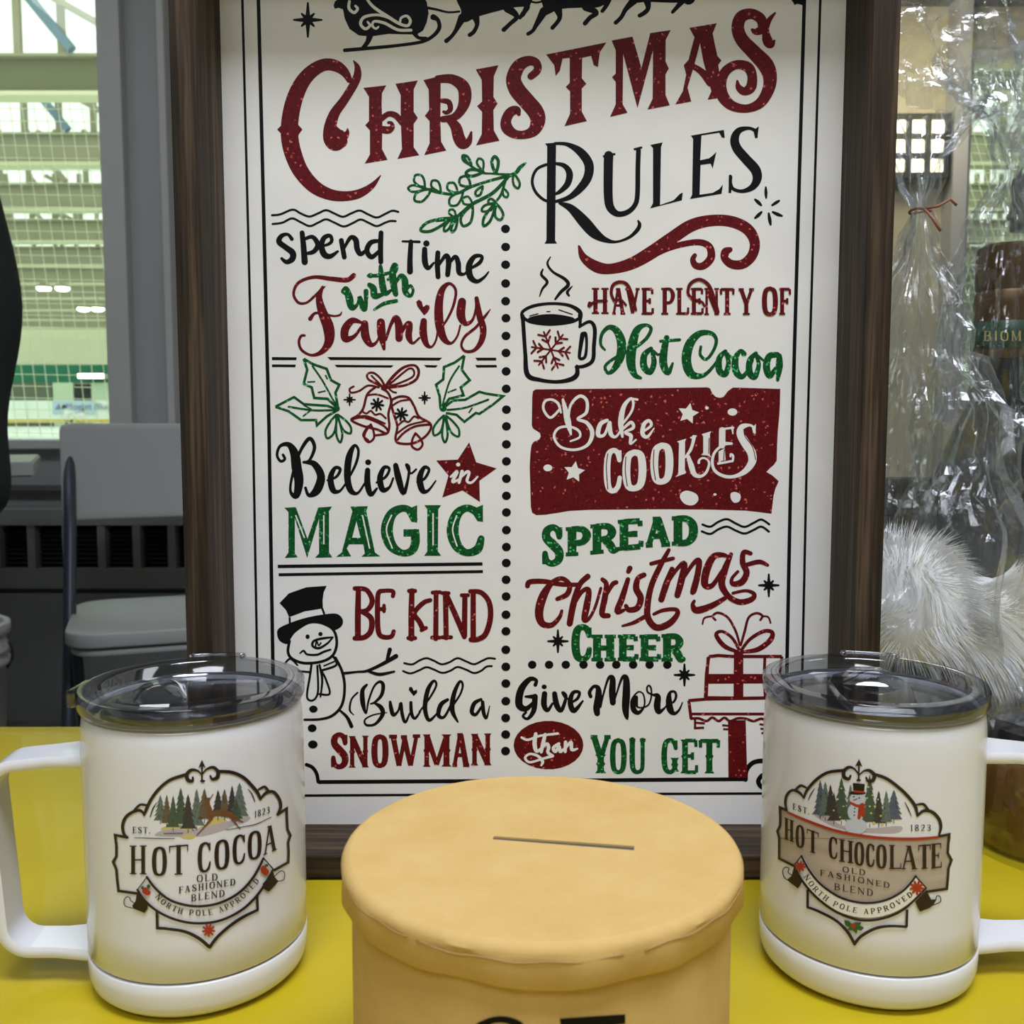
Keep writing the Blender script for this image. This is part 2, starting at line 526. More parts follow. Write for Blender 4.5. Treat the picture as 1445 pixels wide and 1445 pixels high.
def run_art(text, pr, emit_part):
    ox, oy, sc = 0.0, 0.0, 1.0
    pend = None
    for line in text.strip().splitlines():
        w = line.split()
        if not w:
            continue
        c = w[0]
        if c == 'R':
            ox, oy, sc = float(w[1]), float(w[2]), float(w[3]) / 1445.0
            continue
        if c == 'M':
            if pend:
                emit_part(pend[0], pend[1])
            pr.start([w[1]])
            rest = ' '.join(w[2:]).split('|')
            pend = (rest[0], rest[1])
            continue
        if c == 'K':
            pr.use(w[1])
            continue
        X = lambda x: ox + x * sc
        Y = lambda y: oy + y * sc
        def pts2(a):
            return [(X(float(a[i])), Y(float(a[i + 1]))) for i in range(0, len(a) - 1, 2)]
        if c == '~':
            a = [float(q) for q in w[1:]]
            pr.stroke([(X(a[i]), Y(a[i + 1]), a[i + 2] * sc) for i in range(0, len(a) - 2, 3)], len(a) > 6)
        elif c in '=_N' and len(c) == 1:
            wd = float(w[1]) * sc
            pr.stroke([(x, y, wd) for x, y in pts2(w[2:])], c != '_', c == '=')
        elif c == 'F':
            pr.fill(pts2(w[1:]))
        elif c == 'G':
            pr.fill(catmull_closed(pts2(w[1:])))
        elif c == 'O':
            a = [float(q) for q in w[1:]]
            pr.ellipse(X(a[0]), Y(a[1]), a[2] * sc, a[3] * sc)
        elif c == 'L':
            a = [float(q) for q in w[1:]]
            b0, b1 = Vector((a[1], a[2])), Vector((a[3], a[4]))
            d = b1 - b0
            nrm = Vector((-d.y, d.x)).normalized() * a[5] / 2
            pp = [b0, b0 + d * .35 + nrm * .75, b0 + d * .75 + nrm, b1, b0 + d * .75 - nrm, b0 + d * .35 - nrm * .75, b0]
            pr.stroke([(X(q.x), Y(q.y), a[0] * sc) for q in pp])
        elif c == '*':
            cx, cy, rv, rh = [float(q) for q in w[1:]]
            for i in range(8):
                t = -pi / 2 + i * pi / 4
                rr = (rv if i % 4 == 0 else rh) if i % 2 == 0 else rh * .62
                k_ = min(rh * .09 + 3, 8)
                pr.stroke([(X(cx), Y(cy), rh * .34 * sc), (X(cx + rr * .93 * cos(t)), Y(cy + rr * .93 * sin(t)), k_ * sc)], True)
            pr.ellipse(X(cx), Y(cy), rh * .3 * sc, rh * .3 * sc)
        elif c == '5':
            cx, cy, r, rot = [float(q) for q in w[1:]]
            pr.fill([(X(cx + (r if i % 2 == 0 else r * .5) * sin(rot + i * pi / 5)), Y(cy - (r if i % 2 == 0 else r * .5) * cos(rot + i * pi / 5))) for i in range(10)])
        elif c == 'X':
            cx, cy, r, wd, n = [float(q) for q in w[1:]]
            n = int(n) if n > 6 else 6
            for i in range(n):
                t = 2 * pi * i / n + .15
                pr.stroke([(X(cx), Y(cy), wd * sc), (X(cx + r * cos(t)), Y(cy + r * sin(t)), wd * sc)], False)
        elif c == 'W':
            cx, cy, r, wd = [float(q) for q in w[1:]]
            for i in range(6):
                t = 2 * pi * i / 6 + .15
                for sg in (-1, 1):
                    pr.stroke([(X(cx + r * cos(t)), Y(cy + r * sin(t)), wd * sc), (X(cx + (r + 26) * cos(t + sg * .32)), Y(cy + (r + 26) * sin(t + sg * .32)), wd * sc)], False)
        elif c == 'Q':
            x0, x1, tl, tr, bl, br, t = [float(q) for q in w[2:9]]
            pr.glyph(w[1], quadmap(X(x0), X(x1), Y(tl), Y(tr), Y(bl), Y(br)), t * sc, w[9] if len(w) > 9 else 'b')
        elif c == 'T':
            s_ = w[1]
            x0, y0, x1, y1, h, t = [float(q) for q in w[2:8]]
            tot = sum(WID.get(k, .95) for k in s_) + .22 * (len(s_) - 1)
            x = 0
            for k in s_:
                wd = WID.get(k, .95)
                a0, a1 = x / tot, (x + wd) / tot
                xa, xb = x0 + (x1 - x0) * a0, x0 + (x1 - x0) * a1
                ya, yb = y0 + (y1 - y0) * a0, y0 + (y1 - y0) * a1
                pr.glyph(k, quadmap(X(xa), X(xb), Y(ya - h), Y(yb - h), Y(ya), Y(yb)), t * sc)
                x += wd + .22
        elif c == 'A':
            s_ = w[1].replace('_', ' ')
            h, t = float(w[2]), float(w[3])
            path = catmull([(float(w[i]), float(w[i + 1])) for i in range(4, len(w) - 1, 2)], 10)
            ln = [0]
            for i in range(1, len(path)):
                ln.append(ln[-1] + math.dist(path[i], path[i - 1]))
            tot = sum(WID.get(k, .95) for k in s_) + .4 * (len(s_) - 1)
            unit = ln[-1] / tot
            x = 0
            for k in s_:
                wd = WID.get(k, .95)
                mid = (x + wd / 2) * unit
                j = max(i for i in range(len(ln)) if ln[i] <= mid)
                j = min(j, len(path) - 2)
                f = (mid - ln[j]) / max(ln[j + 1] - ln[j], 1e-6)
                px, py = path[j][0] + (path[j + 1][0] - path[j][0]) * f, path[j][1] + (path[j + 1][1] - path[j][1]) * f
                an = atan2(path[j + 1][1] - path[j][1], path[j + 1][0] - path[j][0])
                W2 = wd * unit / 2
                def MM(a, b, px=px, py=py, an=an, W2=W2, h=h):
                    lx, ly = (a - .5) * 2 * W2, (b - 1) * h
                    return (X(px + lx * cos(an) - ly * sin(an)), Y(py + lx * sin(an) + ly * cos(an)))
                pr.glyph(k, MM, t * sc)
                x += wd + .4
        elif c == 't':
            cx, top, base, wd = [float(q) for q in w[1:5]]
            pr.use(w[5])
            H = base - top
            P = [(cx, top)]
            rt = random.Random(int(cx * 7 + top))
            lv = 6
            left, right = [], []
            for i in range(1, lv + 1):
                f = i / lv
                hw = wd / 2 * (f ** .8)
                right += [(cx + hw * (.9 + .25 * rt.random()), top + H * (f * .93)), (cx + hw * .62, top + H * (f * .93) - H * .02)]
                left += [(cx - hw * (.9 + .25 * rt.random()), top + H * (f * .93)), (cx - hw * .62, top + H * (f * .93) - H * .02)]
            P = [(cx, top)] + right[:-1] + left[:-1][::-1]
            pr.fill([(X(a), Y(b)) for a, b in P])
            pr.use('fir_dark')
            for i in range(9):
                f = .25 + .7 * rt.random()
                dx = wd * .5 * f * (rt.random() - .5) * 1.2
                pr.stroke([(X(cx + dx), Y(top + H * f), 5 * sc), (X(cx + dx * 1.5), Y(top + H * f + 14), 3 * sc)], False)
            pr.stroke([(X(cx), Y(base - 10), 5 * sc), (X(cx), Y(base + 12), 5 * sc)], False)
    if pend:
        emit_part(pend[0], pend[1])
ART_SIGN = '''
R 380 0 380
M black star|black eight-pointed star left of the sleigh
* 207 107 98 80
M black sleigh_drawing|black sleigh with white scroll trim
F 345 30 352 8 372 -5 380 -90 560 -60 600 -140 760 -150 800 -60 845 10 855 70 845 120 825 165 790 186 640 182 545 196 480 190 430 155 405 100 395 50 370 42 352 48
~ 540 190 34 528 225 24 505 255 20
~ 780 178 26 800 202 16 840 208 20
~ 405 270 18 560 257 17 700 243 15 820 224 16 880 192 18 912 150 20 905 108 20 880 92 30
K board
~ 430 8 13.0 428 45 14.0 455 68 14.0 474 48 13.0 462 32 10.0
~ 520 -10 12.0 560 38 14.0 640 92 16 700 128 14.0 742 138 14.0 757 112 14.0 738 86 12.0 708 96 11.0 702 118 10.0
~ 650 98 12.0 580 80 12.0 510 92 14.0 490 128 14.0 515 155 14.0 540 138 12.0 528 118 9.0
~ 760 162 14.0 690 160 14 620 125 14.0 565 115 12.0 553 138 11.0 572 154 10.0 586 144 8.0
K black
~ 835 40 14 900 52 11.0 960 66 9.0 1020 62 9.0
M black reindeer_drawing|black reindeer nearest the sleigh
G 1005 -10 1030 60 1015 112 1060 118 1105 95 1180 72 1300 42 1385 30 1395 -20 1360 -90 1200 -60 1050 -80
~ 1035 95 42 1003 160 22 978 195 18 950 220 22
~ 1105 85 44 1115 130 22 1098 170 20 1075 188 20
~ 1280 45 46 1328 88 26 1292 128 20 1258 160 22
~ 1370 5 34 1388 38 20 1362 72 22 1345 96 16
~ 1370 -10 70 1430 -75 44 1465 -95 30 1495 -80 20
~ 1430 -100 8 1430 -150 8 1350 -175 6
~ 1430 -125 8 1405 -150 6
M black reindeer_drawing|black reindeer second from the sleigh
R 740 0 380
~ 25 -10 40 12 35 26 -8 80 20
~ 5 0 9.0 60 14 9.0 100 6 9.0
G 85 -40 100 40 105 85 190 50 300 42 400 38 450 0 420 -60 250 -70 130 -80
~ 105 60 44 60 140 22 45 165 18 20 182 18
~ 180 50 44 188 100 22 150 150 20
~ 330 38 42 386 68 26 352 95 22 325 126 22
~ 455 -10 30 440 28 22 418 60 18
~ 425 -10 70 485 -75 44 520 -95 30 550 -80 20
~ 485 -100 8 485 -150 8 405 -175 6
~ 485 -125 8 460 -150 6
M black reindeer_drawing|black reindeer third from the sleigh
G 560 -60 600 10 660 10 860 10 900 -60 760 -90 620 -90
~ 600 -10 46 545 48 24 520 92 20 490 122 20
~ 655 -10 46 664 42 24 645 68 22 618 84 20
~ 860 -10 36 822 35 22 795 65 16
~ 250 0 9.0 300 25 9.0 370 30 8.0
~ 880 -10 70 940 -75 44 975 -95 30 1005 -80 20
~ 940 -100 8 940 -150 8 860 -175 6
~ 940 -125 8 915 -150 6
M red lettering|red glitter lettering CHRISTMAS
R 380 0 380
~ 430 430 30 405 388 46 360 355 60 300 347 64 235 378 70 178 440 78 136 530 86 112 640 90 110 740 92 130 830 90 170 920 82 240 1000 72 320 1042 60 400 1053 52 480 1040 46 550 998 30 597 942 4
F 42 695 66 672 75 640 75 750 64 718
F 178 695 156 670 148 640 148 750 160 720
~ 452 326 4 472 360 28 472 410 42 450 460 44 400 540 46 350 610 54 328 680 66 330 740 80 355 765 88 385 758 70
~ 352 690 30 372 718 50 400 728 50 418 712 24 420 690 4
F 505 472 628 458 605 500 603 560 607 660 605 800 635 858 512 878 540 830 540 700 515 672 535 650 535 520
F 677 450 797 432 775 480 775 600 797 633 775 665 775 790 805 833 688 853 712 800 705 640 705 510
~ 600 640 28 640 612 28 680 622 32 712 660 28
~ 607 695 38 640 698 38 660 682 26 655 660 16 640 658 14.0
F 827 430 920 408 918 650 922 760 950 808 832 832 860 770 860 650 835 622 858 590 855 480
~ 905 425 40 980 425 50 1040 465 66 1050 530 66 1030 590 50 990 630 40 930 640 32
~ 960 640 30 1000 680 56 1018 740 62 1040 770 60 1070 758 36 1084 710 10.0
~ 925 540 22 962 548 28 972 585 26 952 605 20 936 600 14
F 1108 373 1230 350 1205 410 1203 520 1225 555 1203 590 1205 700 1235 755 1110 780 1140 720 1142 600 1115 570 1142 545 1140 430
R 740 0 380
~ 35 410 36 70 375 40 62 337 44 20 327 52 -30 355 68 -58 420 78 -40 480 86 10 540 86 60 600 85 72 650 78 50 700 60 5 722 44 -50 720 46 -92 688 60 -98 645 54 -75 602 50 -42 592 44 -30 612 20
F 117 293 440 228 405 280 394 360 372 350 358 300 310 310 308 420 332 450 308 475 308 600 335 650 215 677 245 610 245 490 222 467 243 445 243 310 205 315 190 380 168 408 160 350
F 468 218 580 197 628 365 675 178 785 162 758 215 757 330 775 368 757 400 757 510 780 565 660 588 688 530 690 270 607 580 530 290 527 560 553 605 460 627 490 560 490 440 470 415 490 395 490 270
F 885 150 1032 125 1010 180 1035 300 1057 325 1040 348 1055 450 1032 528 983 535 1003 490 990 440 960 330 942 232 925 300 905 370 875 470 895 545 810 560 850 490 868 400 855 350 880 322 912 200
~ 895 350 26 950 385 34 1000 440 50
~ 1222 160 14.0 1240 170 34 1272 158 42 1270 105 54 1220 75 54 1165 90 62 1145 145 66 1165 210 70 1230 280 76 1295 350 84 1318 420 72 1305 490 62 1262 555 52 1190 583 42 1110 565 52 1062 510 62 1055 440 56 1082 380 50 1140 347 46 1200 362 54 1222 410 50 1215 468 54 1180 490 42 1150 470 32 1142 435 10.0
~ 1345 70 8.0 1312 110 26 1296 160 32 1303 215 52 1322 235 48 1342 218 8.0
M black lettering|black lettering RULES
F 110 770 170 765 165 1290 175 1307 108 1308 118 1290 122 785
~ 165 770 14.0 230 775 20 300 815 42 345 880 48 340 950 46 300 1010 40 240 1060 26 165 1082 14.0
~ 165 1082 12.0 110 1075 14.0 60 1030 14 42 970 14.0 65 910 14 120 883 14.0 165 878 14.0 215 890 24 242 930 34 232 985 32 195 1025 22 165 1042 12.0
~ 190 1090 14 250 1118 40 320 1190 60 375 1250 55 430 1285 30 490 1298 12.0 560 1275 14.0 605 1235 20 618 1205 18 610 1185 8.0
~ 452 835 48 450 900 48 450 1050 46 462 1115 42 500 1148 30 550 1140 26 590 1105 24 606 1050 24 609 900 24 612 805 24
_ 10.0 421 840 488 826
_ 10.0 587 802 632 791
F 675 778 742 764 733 790 728 1100 800 1075 835 1040 850 1033 845 1075 675 1118 690 1090 690 795
F 893 728 1070 697 1075 740 1060 738 1045 712 950 727 943 860 990 850 1010 835 1030 815 1010 905 1000 878 945 885 940 1045 1010 1035 1045 1015 1065 990 1058 1040 888 1068 900 1045 905 745
~ 1246 735 10.0 1238 702 16 1200 688 16 1150 702 32 1128 745 44 1140 795 48 1190 855 50 1240 912 52 1248 962 46 1222 1005 32 1170 1026 18 1122 1015 16 1106 985 16 1105 945 14.0
F 1258 678 1250 740 1238 742 1228 700
F 1097 940 1116 945 1110 1035 1095 1035
M black burst_drawing|black burst of six short dashes
~ 1295 1005 8.0 1296 1035 15 1297 1062 8.0
~ 1238 1071 10.0 1255 1086 17 1270 1101 10.0
~ 1330 1101 10.0 1350 1088 15 1366 1078 10.0
~ 1238 1170 10.0 1255 1155 17 1272 1138 10.0
~ 1333 1138 10.0 1358 1150 17 1381 1158 10.0
~ 1311 1146 10.0 1316 1178 17 1321 1205 10.0
R 720 290 410
M red flourish|red glitter double curl
~ 342 203 10.0 366 260 38 430 305 55 500 315 50 600 290 58 700 235 64 800 165 62 900 100 60 1000 75 55 1100 80 55 1180 118 55 1215 180 50 1205 245 48 1160 290 46 1105 293 42 1068 265 36 1070 232 40 1092 220 26
~ 660 262 20 720 240 30 780 215 28 860 192 28 940 183 30 990 205 34 998 260 38 960 300 36 922 298 32 908 270 26 918 248 20
R 380 0 380
M green sprig_drawing|green glitter mistletoe sprig
~ 1375 875 10.0 1345 900 20 1310 935 18 1200 965 14 1090 1000 14 1000 1040 14 920 1035 14.0 860 1020 12.0 820 1000 10.0
~ 1290 940 16 1200 1035 18 1090 1095 18 1000 1165 16 900 1185 12.0
~ 1270 960 12.0 1245 1040 12.0 1215 1085 11.0 1190 1130 9.0
~ 1290 938 14.0 1200 932 9.0 1140 925 11.0 1070 880 11.0 1045 840 10.0
L 11.0 835 1010 785 940 50
L 11.0 835 1015 745 1010 34
L 12.0 870 1015 780 1075 52
L 11.0 920 1030 875 970 42
L 11.0 1010 1035 960 985 46
L 11.0 1040 1030 970 1100 52
L 12.0 1080 1000 1025 955 54
L 12.0 1145 1000 1110 1050 28
L 10.0 1090 1095 1040 1065 42
L 13.0 1090 1100 1040 1212 55
L 10.0 1000 1165 970 1125 30
L 14.0 975 1170 812 1235 48
L 12.0 985 1170 940 1240 26
L 12.0 1010 1170 980 1245 22
L 10.0 1145 915 1125 850 34
L 14.0 1148 922 1055 930 34
L 12.0 1085 885 1038 835 28
L 15.0 1215 930 1210 840 34
L 11.0 1310 930 1335 1010 32
L 10.0 1255 1010 1275 1058 26
L 11.0 1215 1088 1175 1078 28
L 11.0 1215 1090 1140 1130 32
L 13.0 1215 1090 1150 1212 36
L 12.0 1220 1095 1240 1180 42
M black wavy_line|upper black wavy line over SPEND
= 10.0 15 1155 60 1150 125 1125 168 1145 215 1162 262 1145 305 1128 348 1145 395 1163 440 1145 485 1130 530 1150 577 1167 622 1148 660 1131 692 1137
M black wavy_line|lower black wavy line over SPEND
= 10.0 18 1202 70 1195 122 1172 168 1192 217 1213 262 1195 305 1177 350 1195 400 1215 448 1197 490 1178 532 1195 577 1213 622 1195 650 1186 678 1187
R 380 290 360
M black lettering|black lettering Spend
~ 128 190 20 105 164 16 70 172 24 55 205 30 92 236 30 132 268 34 130 303 32 98 320 24 70 300 14
~ 186 155 26 193 220 30 201 320 34
~ 200 190 16 245 178 22 275 222 28 250 262 24 205 272 14
~ 268 222 10.0 315 226 14 352 205 18 345 172 20 312 182 26 296 225 30 310 275 34 345 288 26 388 260 12.0
~ 408 198 26 425 292 26
~ 425 240 14 460 182 22 490 195 30 498 245 30 520 275 24 562 238 10.0
~ 622 200 18 575 210 26 553 255 28 580 292 26 625 255 16
~ 633 155 26 630 240 28 632 320 26
M black lettering|black lettering Time
~ 755 203 10.0 850 206 14
~ 802 205 24 797 300 28 797 374 32
O 890 215 18 18
~ 880 248 28 882 320 32 900 355 22 932 325 10.0
~ 955 268 26 952 330 28 956 404 26
~ 962 335 14.0 1000 283 22 1016 315 30 1010 392 26
~ 1014 335 14.0 1052 290 22 1070 325 28 1075 380 26 1105 388 14 1130 360 10.0
~ 1125 365 10.0 1190 325 20 1204 288 16 1162 290 24 1132 340 34 1138 402 34 1175 430 22 1215 408 14 1242 376 7.0
M green lettering|green glitter lettering with
~ 436 505 12.0 414 488 14.0 435 468 22 452 520 42 468 578 34 500 560 16 512 520 22 530 578 32 545 588 18 548 540 22 548 485 26
~ 568 450 26 590 470 36 597 512 36 640 505 20
O 573 397 17 15
~ 630 345 20 635 400 32 645 470 38 660 498 28 690 480 14
~ 560 398 14 620 396 20 685 380 16
~ 672 420 14.0 715 375 16 720 342 20 705 335 18 698 380 36 705 450 38 716 502 28
~ 715 440 14.0 745 398 24 768 425 36 772 488 34 800 512 18 815 480 14.0 800 453 14.0 788 465 14
~ 595 590 12.0 650 556 20 720 540 20
M red lettering|red glitter lettering Family
~ 478 396 26 440 422 26 350 415 24 250 406 18 165 438 16 138 500 14 165 550 14.0 212 550 12.0 260 510 14.0 300 472 12.0 317 458 3
~ 302 462 14.0 282 520 34 300 600 50 335 690 62 338 770 50 298 828 28 240 848 14 185 820 14 168 775 14.0 180 740 14 200 736 12.0
~ 232 642 22 260 610 14 310 615 14.0 365 626 10.0 400 620 10.0 410 603 4
~ 520 662 14 470 652 34 430 700 44 432 755 40 480 742 20 520 690 14.0
~ 540 670 40 545 740 46 575 788 28 610 770 12.0 635 700 10.0
~ 632 662 44 636 730 46 650 812 16
~ 660 760 14 690 672 18 718 635 30 735 685 44 735 752 40
~ 745 730 14.0 772 680 22 795 672 32 790 740 36 812 780 14 850 750 10.0
~ 875 655 34 872 720 42 890 785 28 920 800 12.0 945 760 10.0 955 700 10.0
F 877 622 838 570 832 545 848 533 864 545 872 575 890 562 907 565 908 585 895 607
~ 955 720 10.0 1010 640 12.0 1045 560 14.0 1056 480 14 1020 442 16 978 480 34 960 570 46 965 680 48 990 755 36 1030 780 14.0 1065 740 10.0 1082 680 10.0
~ 1092 545 44 1085 620 48 1110 668 28 1150 650 14.0 1172 580 14 1172 525 18
~ 1175 525 20 1190 620 34 1212 700 36 1200 770 30 1160 820 18 1110 825 14.0 1088 790 12.0 1110 740 14.0 1170 690 14 1220 630 14.0 1252 588 3
M black divider_line|broken black double line under Family
F 15 858 155 860 153 876 15 876
F 15 900 150 901 148 916 15 915
F 328 858 980 862 962 878 345 875
F 370 902 705 905 690 918 382 916
F 875 903 955 905 943 918 890 917
F 1167 862 1285 862 1285 878 1178 878
F 1167 903 1287 903 1290 917 1175 918
M green holly_drawing|green glitter holly on the left of the bells
_ 13.0 195 868 250 900 325 925 350 990 397 1015 375 1060 388 1140
_ 13.0 195 868 215 930 195 1010 240 1030 255 1090 330 1095 385 1145
= 9.0 245 910 300 990 350 1080 385 1140
_ 7.0 215 1000 260 998
_ 7.0 330 985 318 960
_ 7.0 275 1060 320 1050
_ 12.0 35 1140 140 1085 195 1125 260 1130 330 1135 385 1155
_ 12.0 35 1140 110 1165 180 1215 265 1215 270 1245 325 1195 385 1160
= 10.0 110 1140 250 1160 385 1158
_ 7.0 190 1195 235 1160
_ 7.0 195 1130 240 1155
O 382 1150 18 18
L 11.0 380 1185 328 1318 48
L 11.0 385 1190 402 1342 32
L 11.0 388 1185 460 1290 44
M green holly_drawing|green glitter holly on the right of the bells
_ 13.0 1105 850 1090 930 1135 990 1085 1030 1100 1075 1020 1095 975 1150
_ 13.0 1105 850 1050 890 990 915 985 985 945 1015 965 1080 970 1150
= 9.0 1075 910 1020 1000 982 1130
_ 12.0 975 1155 1040 1105 1110 1100 1190 1055 1225 1065 1325 1080 1270 1125 1190 1180 1170 1175 1105 1225 1060 1185 1000 1175
= 10.0 1010 1158 1110 1145 1240 1100
O 985 1152 20 16
_ 7.0 1130 1175 1150 1145
_ 7.0 1010 1060 1060 1040
L 11.0 988 1190 935 1302 44
L 11.0 994 1195 995 1342 30
L 11.0 1000 1190 1072 1308 44
M red bell_drawing|red bells with bow
~ 655 1032 14 610 1010 14.0 562 985 11.0 556 955 11.0 590 948 11.0 630 980 11.0 655 1025 12.0
~ 655 1030 16 700 970 16 760 918 14 820 905 12.0 846 935 14 832 985 14 770 1018 12.0 700 1028 14 655 1032 16
= 10.0 680 1015 720 980 790 925 818 935 812 970 740 1005 690 1020
= 9.0 640 1025 600 985 580 965
= 10.0 620 1030 560 1020 510 1050 465 1060 455 1040 478 1025
= 9.0 680 1040 700 1055 718 1060
O 650 1035 18 14
= 12.0 600 1030 555 1070 532 1150 500 1190 465 1215 530 1248 610 1268 665 1290 680 1250 675 1180 690 1110 672 1060 640 1038
= 11.0 465 1212 525 1200 600 1222 660 1258 668 1290 600 1302
= 11.0 560 1330 532 1300 560 1250
L 11.0 575 1240 562 1340 54
= 9.0 555 1075 610 1070 672 1092
= 9.0 525 1165 550 1178 575 1163 600 1185 630 1180 660 1205
= 9.0 505 1195 560 1195 655 1235
= 12.0 695 1100 740 1082 790 1090 822 1140 848 1195 915 1240 892 1300 820 1345 740 1347 715 1322 725 1250 705 1180 692 1130 695 1100
= 11.0 725 1328 765 1285 830 1250 912 1240
= 9.0 725 1290 790 1245 880 1222
L 11.0 828 1290 842 1382 60
= 9.0 695 1135 740 1108 790 1100
= 9.0 725 1250 760 1220 790 1225 820 1195 845 1205
K black
X 612 1127 34 10 8
X 748 1182 34 10 8
M black star|small black star left of the bells
* 455 1100 35 34
M black star|small black star right of the bells
* 880 1090 36 34
R 380 600 360
M black lettering|black lettering Believe
~ 78 168 14.0 88 192 14.0 64 204 14 44 168 14.0 62 118 16 110 110 28 143 160 48 155 240 56 168 320 50 152 400 34 120 372 14 132 280 14 170 160 16 215 85 20 240 82 20 256 130 18 228 198 14 195 210 14
~ 200 210 14.0 255 220 34 293 290 44 270 368 46 225 397 20 205 355 14.0
~ 330 312 10.0 380 292 14 402 250 16 372 243 20 347 300 32 362 368 32 400 372 14 440 320 10.0
~ 438 322 10.0 490 220 14.0 505 145 14.0 482 115 16 452 180 36 442 290 36 460 368 32 500 385 14.0 540 330 10.0
~ 557 255 28 556 330 34 575 392 26 610 358 10.0
O 560 210 17 16
~ 608 325 10.0 660 292 14.0 680 247 14 650 240 20 627 300 32 642 365 30 680 352 14.0 702 300 10.0
~ 716 228 28 732 300 36 760 385 24 785 310 14 792 240 14 775 224 12.0 800 272 10.0 832 250 10.0
~ 838 322 10.0 880 302 14.0 905 252 14 877 240 20 852 300 34 867 368 32 900 370 14 943 315 7.0
M red star|red glitter star carrying the word in
F 1132 97 1172 210 1288 245 1190 315 1193 435 1095 370 980 410 1015 285 945 200 1068 195
K board
~ 1028 292 10.0 1064 263 17 1046 300 17 1040 322 14 1072 308 10.0
O 1070 223 12 11
~ 1092 262 17 1075 325 14
~ 1080 300 10.0 1118 265 15.0 1132 272 14 1120 315 14 1145 325 12.0 1180 292 8.0
M green lettering|green glitter lettering MAGIC
R 390 700 410.2
F 40 58 97 55 155 212 208 57 277 52 262 75 262 280 278 305 192 307 212 285 212 112 153 308 92 110 92 285 108 305 42 308 60 280 60 80
F 368 52 455 50 447 75 490 280 517 300 422 302 440 285 432 240 362 240 350 260 372 300 297 302 325 280 378 75
~ 692 115 18 670 76 32 625 61 34 572 92 48 549 170 58 572 246 50 625 283 32 672 272 38 690 235 42 690 185 42
_ 34 632 183 710 183
F 700 45 700 132 672 128 640 70
F 735 45 820 45 805 65 803 275 820 297 735 297 750 275 750 65
~ 1010 112 22 992 78 36 945 60 34 897 92 48 876 170 58 897 245 50 945 281 34 1000 264 42 1018 212 32
F 1027 43 1027 128 1000 125 965 70
K board
F 377 207 418 207 398 125
_ 5 96 95 140 208
_ 5 236 95 236 240
_ 5 428 95 464 262
= 5 573 95 547 168 576 258
_ 5 779 85 779 245
= 5 896 98 876 168 898 248
R 380 600 360
M black divider_line|black double line under MAGIC
_ 17 48 800 1208 786
_ 15 53 847 1210 829
R 380 800 360
M red lettering|red lettering BE KIND
~ 505 125 28 502 260 32 502 400 32
~ 485 122 24 550 130 26 583 190 28 560 240 26 515 255 24
~ 520 250 24 576 290 30 576 360 30 540 398 28 485 404 26
~ 700 165 22 700 138 22 650 135 22 618 150 26 613 240 28 617 360 28 640 395 26 690 395 24 705 365 22
~ 620 240 20 650 238 24
~ 650 218 18 650 252 18
~ 808 135 28 805 260 32 805 405 32
~ 792 136 22 826 136 22
~ 788 403 22 826 403 22
~ 912 188 22 870 205 26 822 262 26 850 310 28 870 350 28
~ 888 345 20 862 358 20
~ 945 145 26 943 405 28
~ 925 145 20 968 143 20
~ 922 400 20 965 400 20
~ 998 150 28 1002 400 28
~ 980 148 20 1016 148 20
~ 980 398 20 1030 398 20
~ 1000 150 26 1060 285 30 1105 395 26
~ 1108 165 28 1105 390 30
~ 1090 160 20 1126 160 20
~ 1155 145 28 1155 405 30
~ 1138 138 22 1200 145 26 1245 200 28 1252 290 30 1225 380 30 1180 410 28 1142 412 26
M black snowman_drawing|black line snowman in top hat and scarf
F 58 205 110 150 210 115 325 107 308 145 302 190 304 235 200 252 112 285 95 245
G 45 385 52 350 110 320 200 290 300 270 380 265 415 295 410 335 365 360 330 340 280 322 220 325 150 370 120 410 100 437 60 420
_ 10.0 115 285 117 325
_ 10.0 300 235 312 268
~ 115 420 14.0 106 480 14.0 130 520 14.0 200 545 14.0 300 535 14.0 360 500 14.0 382 440 14.0 375 380 14.0 352 345 10.0
O 217 395 12 13
O 290 380 12 12
~ 360 398 8.0 300 405 12.0 252 420 12.0 246 448 12.0 282 460 12.0 330 432 10.0 360 398 8.0
~ 262 450 7.0 268 420 7.0 280 445 7.0 292 430 7.0
~ 175 488 7.0 195 475 10.0 215 495 10.0 270 497 11.0 310 480 11.0 347 468 9.0
~ 90 545 10.0 120 520 10.0 160 556 8.0
~ 165 590 10.0 235 596 10.0
~ 240 548 11.0 230 620 11.0 214 735 10.0 248 755 10.0 276 705 10.0 272 560 10.0
~ 285 556 11.0 300 640 11.0 290 735 8.0
~ 285 720 10.0 342 718 10.0 322 640 10.0 298 592 10.0
~ 300 585 11.0 380 555 11.0 362 505 11.0
~ 310 560 7.0 370 535 7.0
~ 375 515 14.0 412 590 14 427 680 14 412 780 14.0 360 840 14.0 290 862 12.0 200 865 11.0
O 250 805 24 20
O 243 913 25 22
O 247 1005 27 23
~ 395 808 10.0 440 850 16 466 902 20
~ 425 602 14.0 500 594 11.0 555 588 14.0 640 550 18 718 505 24
~ 668 525 16 683 468 22
~ 560 590 12.0 625 608 17 708 592 10.0
M black wavy_line|upper black wavy line over Build a
= 10.0 765 545 810 552 850 530 890 517 930 530 975 551 1020 540 1066 517 1115 535 1160 551 1205 532 1240 517 1278 520
M black wavy_line|lower black wavy line over Build a
= 10.0 758 590 800 603 850 585 890 568 930 580 980 600 1025 588 1066 567 1115 582 1160 601 1200 588 1230 565 1260 562
M black lettering|black lettering Build a
~ 478 838 4 456 810 10.0 466 750 9.0 500 712 9.0
